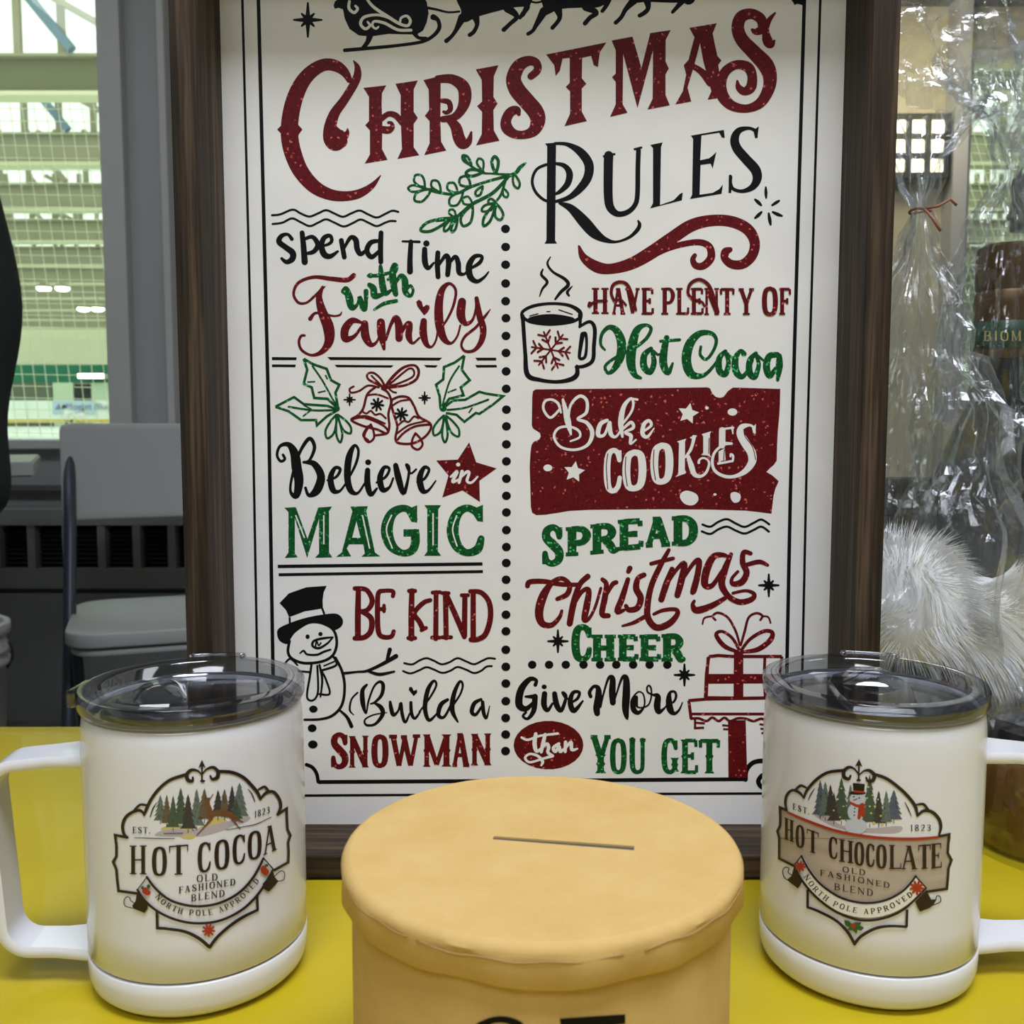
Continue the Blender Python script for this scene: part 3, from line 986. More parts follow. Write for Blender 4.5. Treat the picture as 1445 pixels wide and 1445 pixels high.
~ 552 668 12.0 528 700 22 530 770 26 548 830 8.0 562 760 10.0 592 680 10.0 625 650 14 645 670 20 636 725 18 600 765 12.0 575 775 8.0
~ 595 770 10.0 632 795 24 642 835 22 600 890 14 550 895 12.0 542 865 8.0 590 838 7.0 665 825 4
~ 685 765 14.0 690 800 22 703 838 20 730 815 10.0 745 770 14.0 752 830 18 770 880 14 795 830 8.0
~ 802 768 16 806 830 18 825 858 14 855 820 8.0
F 818 732 790 697 793 680 808 680 818 702 836 694 838 712
~ 850 820 8.0 910 740 10.0 946 670 11.0 930 646 14.0 897 700 24 882 800 24 905 868 18 950 830 8.0
~ 1010 752 16 972 780 24 958 838 22 990 850 14 1030 780 12.0
~ 1040 785 10.0 1082 720 10.0 1096 668 11.0 1078 650 14 1046 720 24 1036 810 26 1068 878 8.0
~ 1200 750 14 1162 772 22 1147 820 22 1170 836 16 1203 790 12.0
~ 1208 765 18 1214 825 20 1230 856 12.0 1248 788 4
M red lettering|red glitter lettering SNOWMAN
Q S 345 450 945 945 1138 1138 38 t
Q N 452 562 958 955 1137 1135 30 t
Q O 582 672 955 955 1132 1130 34 t
Q W 678 855 955 952 1132 1130 31 t
Q M 872 1025 948 948 1132 1130 32 t
Q A 1035 1133 946 944 1128 1128 31 t
Q N 1145 1255 945 942 1124 1122 32 t
R 720 290 410
M black steam_drawing|black steam curls above the printed cup
~ 200 256 4 185 290 10.0 212 330 11.0 270 365 15 288 395 17 252 430 15.0 224 466 9.0
~ 162 318 7.0 155 345 12.0 184 380 13.0 160 415 10.0 146 452 4
~ 308 402 4 284 430 13.0 292 448 9.0
M black cup_drawing|black outlined cup with red snowflake
~ 60 560 16 62 528 14 115 500 15.0 200 488 13.0 290 496 15.0 345 528 20 350 565 14
~ 62 555 14 105 580 14.0 200 592 12.0 300 580 14.0 345 560 14.0
G 88 562 140 545 200 540 260 545 320 562 270 583 200 590 140 583
_ 4 95 550 140 538
_ 4 180 528 200 527
_ 4 240 518 310 542
~ 62 550 18 68 640 18 75 740 18 86 842 24 150 868 18 230 877 16 300 865 22 332 840 22 332 800 16
~ 346 545 18 348 580 14 345 605 10.0
~ 345 602 12.0 395 578 15.0 420 612 18 416 700 18 410 770 18 370 798 16 328 803 14.0
~ 360 640 22 350 700 18 345 758 14 372 752 14.0 380 690 12.0 375 638 14.0 360 638 14
K red
X 202 718 96 7 6
W 202 718 40 9
W 202 718 72 8
R 720 290 410
M red lettering|red glitter lettering HAVE PLENTY OF
Q H 408 487 412 412 538 538 20
Q A 505 572 412 412 541 541 17
Q V 572 645 412 412 541 541 17
Q E 655 712 412 412 541 541 20
Q P 752 820 412 412 541 541 20
Q L 825 888 412 412 541 541 18
Q E 900 960 412 412 541 541 19
Q N 965 1038 412 412 543 543 15
Q T 1045 1112 412 412 541 541 19
Q Y 1135 1212 414 414 542 542 19
Q O 1252 1330 408 408 545 545 24
Q F 1338 1395 412 412 541 541 18
~ 395 485 14 392 500 14.0 415 482 11.0 445 475 12.0 480 475 9.0
~ 515 470 12.0 502 435 13.0 512 395 15.0 548 380 14.0 582 395 15 605 450 18 625 520 10.0
~ 515 475 10.0 550 470 10.0 575 495 9.0
~ 905 465 12.0 884 435 13.0 895 390 15.0 940 368 15.0 985 395 16 1010 455 18 1035 530 10.0
~ 905 465 9.0 950 478 10.0 965 500 9.0
M green lettering|green glitter lettering Hot Cocoa
~ 470 718 10.0 450 690 13.0 456 640 16 490 606 22 528 622 34 553 680 44 548 750 42 520 808 28 488 834 16 472 800 14 510 765 14 570 732 14.0 620 708 14 678 660 16 700 612 16 672 595 16 630 620 34 606 700 46 600 780 44 618 840 28 648 858 14.0
~ 700 712 20 667 745 30 665 800 34 695 830 26 715 782 26 708 725 16 735 742 12.0 762 730 10.0
~ 778 658 26 764 730 36 762 790 38 785 832 26 808 785 10.0
~ 748 675 14 842 668 14
~ 948 702 12.0 945 742 14 975 765 14 1010 722 14 1025 670 16 1000 636 20 940 638 30 892 690 44 876 770 46 900 838 40 960 845 20 1010 800 14.0 1042 752 14.0
~ 1070 725 18 1040 760 28 1040 820 32 1070 838 28 1086 780 22 1072 732 14 1105 758 12.0 1125 750 10.0
~ 1162 738 26 1145 722 16 1120 762 30 1122 822 34 1152 852 24 1185 815 14.0 1205 770 12.0
~ 1222 735 18 1192 770 28 1190 830 32 1216 853 26 1236 792 20 1225 745 14 1262 772 10.0 1285 770 10.0
~ 1328 742 26 1288 750 30 1274 800 34 1290 848 28 1320 810 18
~ 1338 748 24 1338 800 34 1330 868 14
R 0 0 1445
M red ticket_drawing|red glitter ticket with white BAKE COOKIES
F 751 560 752 552 756 549.4 800 549 900 548 998 546.5 1002 548 1005 555 1010 560 1016 561.5 1021 560 1027 552 1034 547 1042 547 1101 548.8 1100.6 570 1099.6 588 1097.5 610 1096.5 630 1096 650 1092 656 1086 661 1081.5 666 1090 671 1098.8 679 1094 690 1091.5 700 1088.6 725 1070 722.5 1052 720.5 997 719 930 718.6 858 719.2 830 719.5 803 721 785 724 770 726.3 757 727 751 723.5 749 715 748.4 690 747.4 660 748.4 640 750 628 753 623.5 761 620 763 616 762 611 752 604.5 750.4 600
K board
R 720 290 410
5 885 1035 54 0.2
5 318 1325 54 0.15
O 1105 1027 24 18
O 978 1007 9 8
O 187 1305 22 17
O 1018 1437 8 6
G 850 1430 880 1418 925 1435 935 1465 910 1490 870 1485 845 1455
G 1097 1432 1120 1425 1145 1440 1140 1470 1115 1478 1098 1460
~ 252 1030 8.0 238 985 12.0 205 965 10.0 172 975 11.0 166 1015 11.0 200 1055 11.0 245 1015 10.0
~ 262 965 10.0 275 1020 24 288 1080 28 302 1138 8.0
~ 300 1135 8.0 290 1060 10.0 302 990 11.0 345 948 14.0 380 970 14 378 1030 14.0 335 1062 11.0 380 1080 16 408 1130 20 385 1190 14 320 1215 11.0 250 1200 11.0 218 1150 11.0 240 1108 11.0 295 1100 10.0 340 1120 11.0 345 1152 9.0 300 1172 7.0
~ 482 1068 14.0 448 1088 20 437 1140 20 468 1140 12.0 492 1080 12.0
~ 495 1080 16 500 1135 20 525 1150 11.0 555 1110 8.0
~ 548 1100 8.0 600 1030 10.0 612 985 11.0 600 960 12.0 565 1000 20 550 1080 26 558 1150 10.0
~ 600 960 8.0 632 965 10.0
~ 562 1110 10.0 600 1078 14.0 612 1105 14 570 1128 10.0 600 1145 18 597 1185 10.0 625 1165 7.0
~ 652 1130 8.0 700 1095 12.0 690 1070 14.0 665 1088 18 658 1135 20 682 1150 14.0 715 1108 4
Q C 468 555 1215 1208 1432 1420 32
Q O 560 675 1228 1215 1420 1405 38
Q O 700 808 1195 1180 1388 1370 38
K red
= 3 485 1235 478 1300 485 1410
= 3 575 1250 572 1320 582 1395
= 3 715 1215 712 1290 722 1365
K board
R 930 590 211.7
F 172 225 262 198 250 225 248 500 262 520 250 535 158 567 185 540 192 240
~ 335 182 36 325 240 26 300 310 26 255 375 18
_ 10 300 190 362 170
~ 280 368 30 310 460 50 340 540 42 400 560 26 455 520 22 482 440 20 462 398 15 420 384 15 387 405 17 382 430 22
F 410 155 500 127 490 155 487 350 502 380 470 360 405 355 425 335 425 175
~ 608 118 58 606 262 58
~ 600 107 16 715 92 16
~ 705 92 20 710 150 8
~ 640 245 30 698 245 20
F 572 322 632 290 640 405 600 412 575 440
_ 18 560 440 712 412
~ 710 410 16 712 362 18 690 346 14 688 368 16
~ 920 140 18 910 92 20 870 68 22 800 85 52 782 150 70 830 240 80 888 330 80 895 420 72 830 510 50 730 560 30 630 560 28 540 510 26 512 430 24 530 340 22 590 275 20 655 238 14
F 932 55 928 142 905 142 895 95
K red
= 5 815 108 830 180 900 280 930 400
_ 5 482 190 478 342
_ 5 628 300 622 405
R 720 700 400
M green lettering|green glitter lettering SPREAD
Q S 158 273 155 153 352 348 44
Q P 285 410 166 162 300 296 44
Q R 413 545 152 146 292 278 44
Q E 553 675 128 122 272 260 44
Q A 688 815 115 112 254 248 42
Q D 828 950 110 108 245 242 44
M black wavy_line|upper black wavy line beside SPREAD
= 10.0 980 145 1020 156 1060 132 1105 118 1150 140 1195 157 1240 137 1280 120 1320 144
M black wavy_line|lower black wavy line beside SPREAD
= 10.0 977 180 1020 193 1060 170 1105 156 1150 176 1195 191 1240 173 1280 156 1318 181
M red lettering|red lettering Christmas
~ 88 458 24 100 438 26 170 435 24 260 450 22 345 452 20
~ 240 525 20 290 500 26 302 452 24 262 420 22 210 445 26 168 510 42 147 590 42 162 648 34 210 658 26 250 620 20 263 585 14
~ 395 410 28 352 455 26 322 550 32 303 650 30
~ 322 560 14 365 488 20 400 480 26 390 560 34 378 630 28 405 620 16 435 560 14.0 462 470 14
~ 470 425 20 490 450 24 482 520 30 468 600 28 500 610 24
~ 488 510 14 520 452 22 540 440 22
~ 600 425 22 570 520 30 545 588 28 578 582 16
~ 610 368 26 602 385 22
~ 682 402 24 652 420 26 642 470 32 665 520 32 648 570 30 605 580 26 590 560 20
~ 808 275 18 765 355 26 722 450 28 702 540 30 702 620 32 745 670 32 810 650 32 852 602 24 842 578 20 780 582 18 732 602 14
~ 718 345 18 770 332 20 830 318 18
~ 572 662 10.0 630 645 18 690 612 20
~ 825 372 24 795 450 32 770 527 30
~ 795 455 14.0 850 372 18 888 345 28 872 430 34 852 505 30
~ 870 440 14.0 930 348 20 962 330 28 955 400 30 936 475 32 930 490 26
~ 1122 318 14.0 1085 300 22 1035 310 32 1000 380 38 992 450 34 1030 455 24 1080 380 16
~ 1125 297 20 1092 380 34 1078 450 34 1112 510 28 1170 540 28 1232 525 26 1242 498 20 1200 482 14 1135 495 14.0
~ 1225 292 20 1190 287 24 1185 340 28 1205 390 30 1180 438 32 1135 447 24 1130 420 16 1160 385 14.0
~ 1205 350 20 1270 335 22 1312 352 14
~ 1095 520 20 1020 562 30 950 582 34 930 555 20 938 535 14.0
M black star|black star right of Christmas
* 1318 455 60 54
M black star|black star left of CHEER
* 243 740 60 54
M green lettering|green glitter lettering CHEER
Q C 318 415 663 663 837 837 42
Q H 420 532 713 713 836 836 40
Q E 552 650 713 713 834 834 38
Q E 662 765 713 713 834 834 38
Q R 775 885 710 710 836 836 40
M black star|black star above the word More
* 888 912 58 54
M red gift_drawing|red outlined gift box on a stand
~ 1162 795 14 1092 765 22 1050 708 20 1080 690 14 1130 722 14 1165 780 14
~ 1178 795 14 1262 782 24 1325 735 26 1335 695 20 1290 690 18 1222 730 16 1178 785 14
~ 1170 760 10.0 1150 690 11.0 1110 620 11.0 1060 595 11.0 1032 612 10.0 1046 632 10.0
~ 1030 612 8.0 990 622 8.0 980 652 7.0
~ 1175 760 10.0 1195 690 12.0 1215 620 11.0 1255 597 11.0 1285 610 11.0 1275 632 10.0
~ 1285 612 8.0 1315 617 8.0 1327 647 7.0
R 720 900 400
_ 15.0 1012 96 1060 90 1130 95 1385 95
_ 15.0 1012 96 1000 185 995 305
_ 15.0 990 305 1200 308 1385 305
F 1140 70 1188 70 1188 308 1138 308
F 1000 184 1380 184 1380 232 998 234
_ 13.0 1298 95 1294 200 1300 305
_ 13.0 1385 95 1370 200 1375 305
_ 13.0 1008 100 1000 300
_ 14.0 908 320 1000 312 1385 305
_ 14.0 910 320 922 412
_ 12.0 922 388 1385 388
= 11.0 922 412 960 410 1000 424 1030 406 1062 424 1092 407 1120 424 1160 410 1200 412 1240 424 1280 412 1320 424 1385 412
_ 10.0 942 415 942 460 988 458
_ 9.0 942 432 992 436
_ 8.0 1080 445 1112 448
_ 8.0 1085 465 1110 466
_ 8.0 1270 440 1300 444
_ 8.0 1275 462 1300 466
_ 8.0 1280 484 1300 488
F 1110 420 1200 420 1208 712 1112 712
M black lettering|black lettering Give More
~ 128 240 18 132 216 16 98 212 24 55 265 34 45 340 36 80 362 26 118 330 14
~ 78 300 10.0 125 300 24
~ 126 300 28 120 370 24 90 412 14 65 400 12.0 80 380 12.0
~ 175 285 26 172 340 28 190 370 18 215 335 10.0
O 173 250 13 12
~ 226 285 24 236 340 28 260 370 20 285 300 14 266 278 12.0 282 308 9.0 300 310 8.0
~ 302 335 8.0 342 310 14.0 352 278 14 320 280 18 306 328 26 325 372 24 370 322 8.0
R 820 940 211.7
~ 92 292 32 82 250 32 120 197 28 162 210 44 168 290 64 150 400 64 155 455 52
~ 188 395 14 215 270 16 262 120 24 302 118 50 300 250 62 306 350 54
~ 308 370 16 340 270 14 392 118 24 432 114 52 436 250 70 428 400 66 440 490 36 450 512 8
~ 512 285 16 495 340 40 508 420 50 552 448 36 602 398 16 612 330 14 595 265 12 555 246 12 515 278 14
~ 530 300 34 532 360 30 548 395 14 600 397 13 650 370 13 675 300 13 675 220 14 655 186 14 635 205 14 642 250 16 690 275 18 738 290 50 732 380 62 748 440 44 802 405 16 832 360 10
~ 838 357 12 890 345 18 915 290 22 900 246 20 856 255 26 845 330 56 860 420 60 900 455 32 945 420 18 976 350 8
R 720 900 400
M red ellipse_drawing|red ellipse with the white word than
O 195 547 178 124
K board
~ 58 508 10.0 90 520 11.0 150 500 10.0 242 488 11.0
~ 130 490 16 124 540 20 135 578 16 162 560 9.0
~ 178 492 14 168 535 18 158 582 14
~ 162 562 10.0 186 540 14 196 558 16 192 584 14 216 602 14
~ 248 540 14.0 220 560 14 230 580 15.0 250 552 12.0 255 580 15.0 275 565 9.0
~ 282 532 16 280 580 14
~ 285 558 10.0 310 532 15.0 314 570 15 342 565 8.0
~ 216 602 14 160 618 10.0 100 634 10.0 76 612 11.0 100 592 10.0 140 602 12.0 165 630 14 158 650 8.0
M green lettering|green glitter lettering YOU GET
Q Y 410 512 500 500 690 690 32 t
Q O 510 592 516 516 690 690 27 t
Q U 605 692 516 516 690 690 26 t
Q G 772 855 516 516 690 690 28 t
Q E 873 955 518 518 690 690 27 t
Q T 965 1065 518 518 690 690 29 t
R 0 0 1445
M black dotted_line|vertical dotted line between the columns
O 713.3 323 6.3 6
O 713.5 348.5 6.3 6
O 713.5 373.5 6.3 6
O 713.5 400 6.3 6
O 713.5 425 6.3 6
O 714 449 6.3 6
O 714 474 6.3 6
O 714 498 6.3 6
O 714.2 524 6.3 6
O 714.4 548.6 6.3 6
O 714.6 578 6.3 6
O 714.6 601.6 6.3 6
O 714.6 627 6.3 6
O 714.6 651 6.3 6
O 714.6 675.5 6.3 6
O 714.6 699.6 6.3 6
O 714.6 723 6.3 6
O 714.6 748 6.3 6
O 714.6 771.9 6.3 6
O 714.4 794.3 6.3 6
O 714.2 818 6.3 6
O 714.2 841.6 6.3 6
O 714 867.3 6.3 6
O 714 890.7 6.3 6
O 713.8 916.8 6.3 6
O 713.8 940.8 6.3 6
O 713.8 964.4 6.3 6
O 713.8 989.3 6.3 6
O 713.6 1013 6.3 6
O 713.6 1036.3 6.3 6
O 713.4 1059.6 6.3 6
M black dotted_line|horizontal dotted line under CHEER
O 751 938 6 5.8
O 774.8 938 6 5.8
O 798.4 938 6 5.8
O 823.4 938 6 5.8
O 846.8 938 6 5.8
O 869.6 938 6 5.8
O 893.4 938 6 5.8
O 916.6 938 6 5.8
O 941.6 938 6 5.8
M black border_line|inner thick black border with curled corners
_ 4.6 364 -27 379.5 600 387.5 1080
_ 4.6 1137 -27 1135 0 1115.2 700 1108 1060
_ 5 449 1103.5 700 1102 1052 1099.5
= 4.6 432.5 1079 441 1083 447 1092 449 1103
_ 4.6 1130 0 1120 5
= 6 1052 1100 1053 1088 1060 1078 1070 1074 1085 1074
= 6 1085 1093 1076 1094 1070 1102 1074 1110 1082 1113
G 1112 -12 1118 2 1128 6 1136 6 1136 -12
_ 4.6 364 -27 455 -27
_ 4.6 1030 -27 1137 -27
M black border_line|outer thin black border
_ 3 341 -42 357 600 365.5 1080 366.5 1123
_ 3 1159 -42 1157.5 0 1139 620 1131 1000 1129 1119
_ 3 366.5 1123 700 1121 1129 1119.5
_ 3 341 -42 452 -42
_ 3 1040 -42 1159 -42
'''
ART_LEFT = '''
R 140 1060 290
M ink badge_print|printed badge reading HOT COCOA
K wash_yellow
G 440 540 520 520 620 530 640 555 520 590 450 580
G 780 480 860 470 900 500 830 540 740 530 560 590 640 620 700 580
K wash_lavender
G 390 590 440 560 560 545 640 570 570 600 460 600
G 640 560 800 520 1040 460 1045 490 960 520 850 565 700 600
t 430 305 500 95 fir_grey
t 475 305 520 85 fir_brown
t 520 310 550 90 fir_green
t 573 255 530 110 fir_green
t 685 262 540 110 fir_grey
t 625 300 560 110 fir_dark
t 740 260 490 110 fir_brown
t 835 270 470 95 fir_dark
t 880 262 470 95 fir_brown
t 933 240 440 80 fir_dark
t 985 220 470 130 fir_grey
t 960 330 480 90 fir_green
K deer
~ 770 330 14 765 370 26 775 420 40 770 460 40 800 440 40 860 430 40 930 450 40 960 470 20
~ 790 470 22 740 530 10 685 590 6
~ 930 460 20 970 480 12 1010 497 8
~ 930 470 18 960 510 10 990 545 7
~ 765 340 6 740 300 5
~ 775 340 6 800 300 5
K ink_thin
~ 360 460 6 380 400 8 407 360 4
~ 1092 352 6 1072 300 8 1045 265 4
~ 250 607 4 400 612 6 530 613 4
~ 1205 463 4 1100 512 6 1000 532 5 890 553 4
_ 5 455 577 590 575
T EST. 237 574 362 576 44 7
T 1823 1087 468 1197 432 46 7
K ink
~ 605 165 24 500 200 22 420 265 22 365 340 22 332 410 22 318 448 14
~ 335 378 16 290 375 16 250 412 16
~ 320 442 16 290 415 20 240 425 22 190 462 22 168 520 22 178 580 20 205 605 12
_ 19 205 605 115 588 125 660 125 738 102 775 125 830 130 900 140 980 272 998
~ 840 140 22 930 147 24 1010 182 24 1070 240 24 1110 290 24 1130 335 18
~ 1118 268 14 1160 250 20 1192 288 18
~ 1130 335 16 1170 292 22 1220 285 22 1260 330 22 1272 390 22 1250 440 14
_ 18 1245 448 1314 402 1316 480 1320 550 1340 590 1324 640 1328 710 1325 780 1222 838
F 722 58 748 116 727 104 724 100 718 104 697 116
_ 12 722 95 722 212
O 727 208 18 9
~ 722 168 10 695 138 14 650 130 22 617 160 26 624 200 28 655 208 20 658 182 14
~ 728 155 10 755 125 14 800 112 22 833 142 26 828 182 28 795 195 20 780 172 14
Q H 218 335 662 660 862 864 26 n
Q O 372 478 672 668 875 872 30 n
Q T 490 628 662 650 868 862 30 n
Q C 692 790 648 630 855 842 30 n
Q O 808 915 632 608 835 822 30 n
Q C 935 1030 598 574 802 782 28 n
Q O 1040 1140 572 545 770 745 28 n
Q A 1148 1245 535 505 735 692 24 n
T OLD 683 918 832 904 48 9
T FASHIONED 560 998 955 938 46 9
T BLEND 645 1054 880 1018 48 9
A NORTH_POLE_APPROVED 38 8 395 1022 440 1068 500 1108 580 1140 700 1152 790 1145 870 1122 960 1075 1040 1005 1122 912
~ 340 880 16 400 960 18 490 1035 18 600 1075 18 720 1085 18 850 1060 18 980 990 18 1080 880 18 1148 750 16
~ 275 970 16 330 1050 18 430 1130 18 560 1185 18 700 1205 18 850 1185 18 1000 1110 18 1120 990 18 1215 830 14
_ 7 340 880 275 970
_ 9 1148 748 1215 825
F 272 985 350 1065 345 1100 325 1132 245 1100 240 1078 262 1050
= 6 250 1060 228 1045 222 1025 200 1020 182 1045 190 1082 240 1098
F 1215 840 1225 880 1252 912 1225 945 1185 985 1150 965 1142 930 1185 880
= 6 1222 880 1265 842 1293 850 1290 900 1252 912
_ 20 410 1120 413 1238 480 1242
~ 470 1242 20 600 1262 22 700 1310 24 772 1370 24
~ 776 1372 22 830 1300 22 920 1220 22 1010 1160 22 1108 1112 18
_ 18 1108 1112 1104 1008
K berry
O 330 975 24 24
O 345 990 22 18
O 1150 830 22 30
O 1165 845 22 24
X 768 1253 40 14 9
O 768 1253 26 24
K holly
O 352 945 12 14
O 310 955 10 12
O 1170 800 12 10
'''
ART_RIGHT = '''
R 1080 1060 280
M ink badge_print|printed badge reading HOT CHOCOLATE on a tan panel
K tan
G 112 425 170 440 300 500 500 570 700 610 900 632 1100 637 1335 612 1328 700 1325 750 1350 790 1328 850 1322 930 1318 1000 1170 1015 1130 960 1090 905 1000 1005 870 1080 720 1098 560 1060 420 970 330 860 270 760 215 835 105 780 105 700 105 630 90 585 112 540
K wash_lavender
G 350 460 420 450 520 520 600 550 780 560 980 545 985 585 900 600 700 590 500 550
t 400 210 480 110 fir_blue
t 437 220 490 110 fir_grey
t 475 240 480 90 fir_dark
t 620 240 480 90 fir_grey
t 555 190 520 130 fir_green
t 500 300 520 90 fir_dark
t 760 170 540 120 fir_green
t 825 285 540 100 fir_dark
t 935 280 510 130 fir_blue
t 880 285 530 90 fir_grey
K light
O 555 270 6 6
O 590 320 6 6
O 530 350 6 6
O 500 430 6 6
O 570 400 6 6
O 545 480 6 6
O 750 260 7 7
O 780 320 6 6
O 740 340 7 6
O 800 400 7 6
O 770 450 8 7
O 840 470 8 7
O 790 520 10 8
O 850 530 10 7
O 760 400 7 7
O 820 350 6 6
K snow
O 660 545 82 58
O 652 440 52 62
O 672 345 58 46
K ink_thin
F 638 230 725 238 720 300 642 292
O 672 303 60 14
O 645 330 6 6
O 684 340 6 6
O 652 415 5 6
O 650 440 5 6
O 648 465 5 6
K berry
_ 14 642 290 720 297
_ 8 640 358 672 345
~ 625 375 16 670 397 22 720 392 18
~ 705 392 34 708 440 36 712 462 30
~ 690 400 24 688 440 26 682 485 22
K ink_thin
~ 315 355 4 335 310 8 362 270 4
~ 1015 370 5 1040 420 8 1062 472 4
T EST. 203 422 325 462 44 7
T 1823 1050 580 1205 578 46 7
K berry
~ 168 445 14 300 503 20 500 573 20 700 613 20 900 633 20 1100 636 20 1252 624 16
K ink
~ 575 138 22 470 150 22 400 185 22 340 240 22 302 290 20 283 340 14
~ 302 265 14 260 250 20 222 282 18
~ 285 338 14 250 300 20 200 283 20 160 320 20 150 380 20 162 432 12
_ 18 165 432 110 408 113 480 112 540 92 582 105 630 105 700 104 780 218 838
~ 790 165 22 880 197 24 970 262 24 1040 330 24 1090 400 24 1106 468 16
~ 1100 388 14 1150 385 20 1188 434 18
~ 1105 468 16 1150 432 22 1210 440 24 1260 490 24 1275 550 22 1262 605 14
_ 18 1258 618 1336 603 1328 680 1325 740 1352 790 1330 850 1325 930 1318 1000 1168 1022
F 683 56 708 112 687 102 684 98 680 102 655 108
_ 12 683 95 680 212
O 680 210 17 9
~ 680 168 10 650 128 14 610 115 22 575 142 26 575 185 28 608 200 22 622 176 14
~ 688 168 10 720 142 14 760 140 24 793 172 28 783 210 28 748 216 20 735 190 14
Q H 145 208 482 505 640 662 20 n
Q O 226 288 528 545 696 708 22 n
Q T 305 392 560 592 728 748 22 n
Q C 465 530 615 632 772 792 22 n
Q H 540 642 638 655 800 815 24 n
Q O 650 720 655 665 826 834 24 n
Q C 735 798 668 676 838 842 24 n
Q O 808 882 675 680 850 852 25 n
Q L 898 990 680 682 855 856 24 n
Q A 985 1105 684 684 858 858 24 n
Q T 1110 1202 680 672 855 852 25 n
Q E 1205 1282 672 664 852 845 24 n
T OLD 560 876 730 902 40 8
T FASHIONED 400 900 905 994 40 8
T BLEND 502 1005 785 1052 48 8
K cream
N 92 310 915 410 1028 550 1120 710 1162 865 1145 1005 1075 1128 948
K ink
A NORTH_POLE_APPROVED 38 8 284 912 350 1005 440 1086 520 1132 655 1172 750 1180 870 1160 980 1108 1072 1045
~ 270 760 14 330 870 16 420 975 16 560 1065 16 720 1100 16 870 1080 16 1000 1010 16 1090 905 16
~ 215 830 14 290 960 16 400 1080 18 540 1175 18 700 1225 18 860 1210 18 1010 1140 18 1165 990 12
_ 8 270 760 215 830
_ 10 1090 905 1165 990
F 215 845 275 950 245 997 185 950 165 935 200 905
= 7 200 900 175 880 180 850 150 845 136 875 150 920 185 940
F 1165 1005 1200 1075 1240 1072 1215 1115 1190 1135 1120 1162 1085 1090
= 7 1200 1090 1230 1080 1240 1050 1262 1052 1266 1090 1215 1115
_ 18 315 1005 315 1132
~ 315 1132 18 400 1165 20 520 1230 20 600 1310 22 652 1398 22
~ 650 1398 22 700 1340 22 800 1285 22 900 1268 20 1020 1272 18
_ 18 1024 1275 1028 1148
K berry
X 262 835 34 14 8
O 262 835 22 26
X 1098 988 44 18 9
O 1098 988 30 28
K holly
F 575 1225 610 1230 635 1255 655 1240 700 1240 690 1262 720 1280 700 1300 672 1295 665 1325 640 1300 600 1295 612 1275 585 1262
K berry
O 642 1265 16 18
'''
# ================================================================ THE ROOM
TZ = 0.623          # table top
mat('wall_grey', (176, 177, 178), 0.8, spec=0.2)
mat('wall_cream', (204, 196, 168), 0.8, spec=0.2)
mat('trim_white', (196, 196, 194), 0.6)
mat('dark_grey', (88, 88, 86), 0.7)
m = mat('floor_vinyl', (92, 90, 84), 0.5)
noisy(m, (80, 78, 72), (104, 101, 94), 12, 5)
mat('ceiling_white', (225, 225, 220), 0.9)
def struct(o, label=None):
    return tag(o, label, kind='structure')
struct(bx('floor', 'floor_vinyl', -3.6, 3.6, -2.6, 3.15, -0.05, 0))
struct(bx('ceiling', 'ceiling_white', -3.6, 3.6, -2.6, 3.15, 2.62, 2.7))
struct(bx('wall_back', 'wall_grey', -3.6, 3.6, -2.7, -2.6, 0, 2.62))
struct(bx('wall_left', 'wall_grey', -3.7, -3.6, -2.6, 3.15, 0, 2.62))
struct(bx('wall_right', 'wall_grey', 3.6, 3.7, -2.6, 3.15, 0, 2.62))
W0 = -1.193
ww = MB()
ww.box(-3.6, W0, 3.0, 3.15, 0, 0.80).box(-3.6, W0, 3.0, 3.15, 2.45, 2.62).box(-3.6, -3.1, 3.0, 3.15, 0.80, 2.45)
ww.box(W0, 0.75, 3.0, 3.15, 0, 2.62)
struct(ww.build('wall_front', 'wall_grey', origin=(-1, 3, 0)))
wr = MB()
wr.box(0.75, 1.335, 3.0, 3.15, 0, 2.62).box(1.335, 3.6, 3.0, 3.15, 0, 0.9).box(1.335, 3.6, 3.0, 3.15, 1.93, 2.62)
struct(wr.build('wall_front_east', 'wall_cream', origin=(2, 3, 0))).name = 'wall_front'
struct(bx('trim_1', 'dark_grey', 0.6, 3.6, 2.88, 3.0, 2.06, 2.45))
struct(bx('trim_2', 'trim_white', 1.270, 1.311, 2.93, 3.0, 0.0, 2.06))
struct(bx('trim_3', 'trim_white', -1.022, -1.0, 2.955, 3.0, 0.0, 2.6, bev=0.004))
# window 1: frame, sill, jamb and pane
def glass_mat(name, tint, refl=0.05):
    m = bpy.data.materials.new(name)
    m.use_nodes = True
    nt = m.node_tree
    nt.nodes.clear()
    out = nt.nodes.new('ShaderNodeOutputMaterial')
    tr = nt.nodes.new('ShaderNodeBsdfTransparent')
    tr.inputs[0].default_value = (*lin(tint), 1)
    gl = nt.nodes.new('ShaderNodeBsdfGlossy')
    gl.inputs['Roughness'].default_value = 0.02
    lw = nt.nodes.new('ShaderNodeLayerWeight')
    lw.inputs['Blend'].default_value = 0.5
    pw = nt.nodes.new('ShaderNodeMath')
    pw.operation = 'POWER'
    pw.inputs[1].default_value = 4.0
    fr = nt.nodes.new('ShaderNodeMath')
    fr.operation = 'MULTIPLY_ADD'
    fr.inputs[1].default_value = 0.8
    fr.inputs[2].default_value = refl
    nt.links.new(lw.outputs['Facing'], pw.inputs[0])
    nt.links.new(pw.outputs[0], fr.inputs[0])
    mx = nt.nodes.new('ShaderNodeMixShader')
    nt.links.new(fr.outputs[0], mx.inputs[0])
    nt.links.new(tr.outputs[0], mx.inputs[1])
    nt.links.new(gl.outputs[0], mx.inputs[2])
    nt.links.new(mx.outputs[0], out.inputs[0])
    MATS[name] = m
    return m
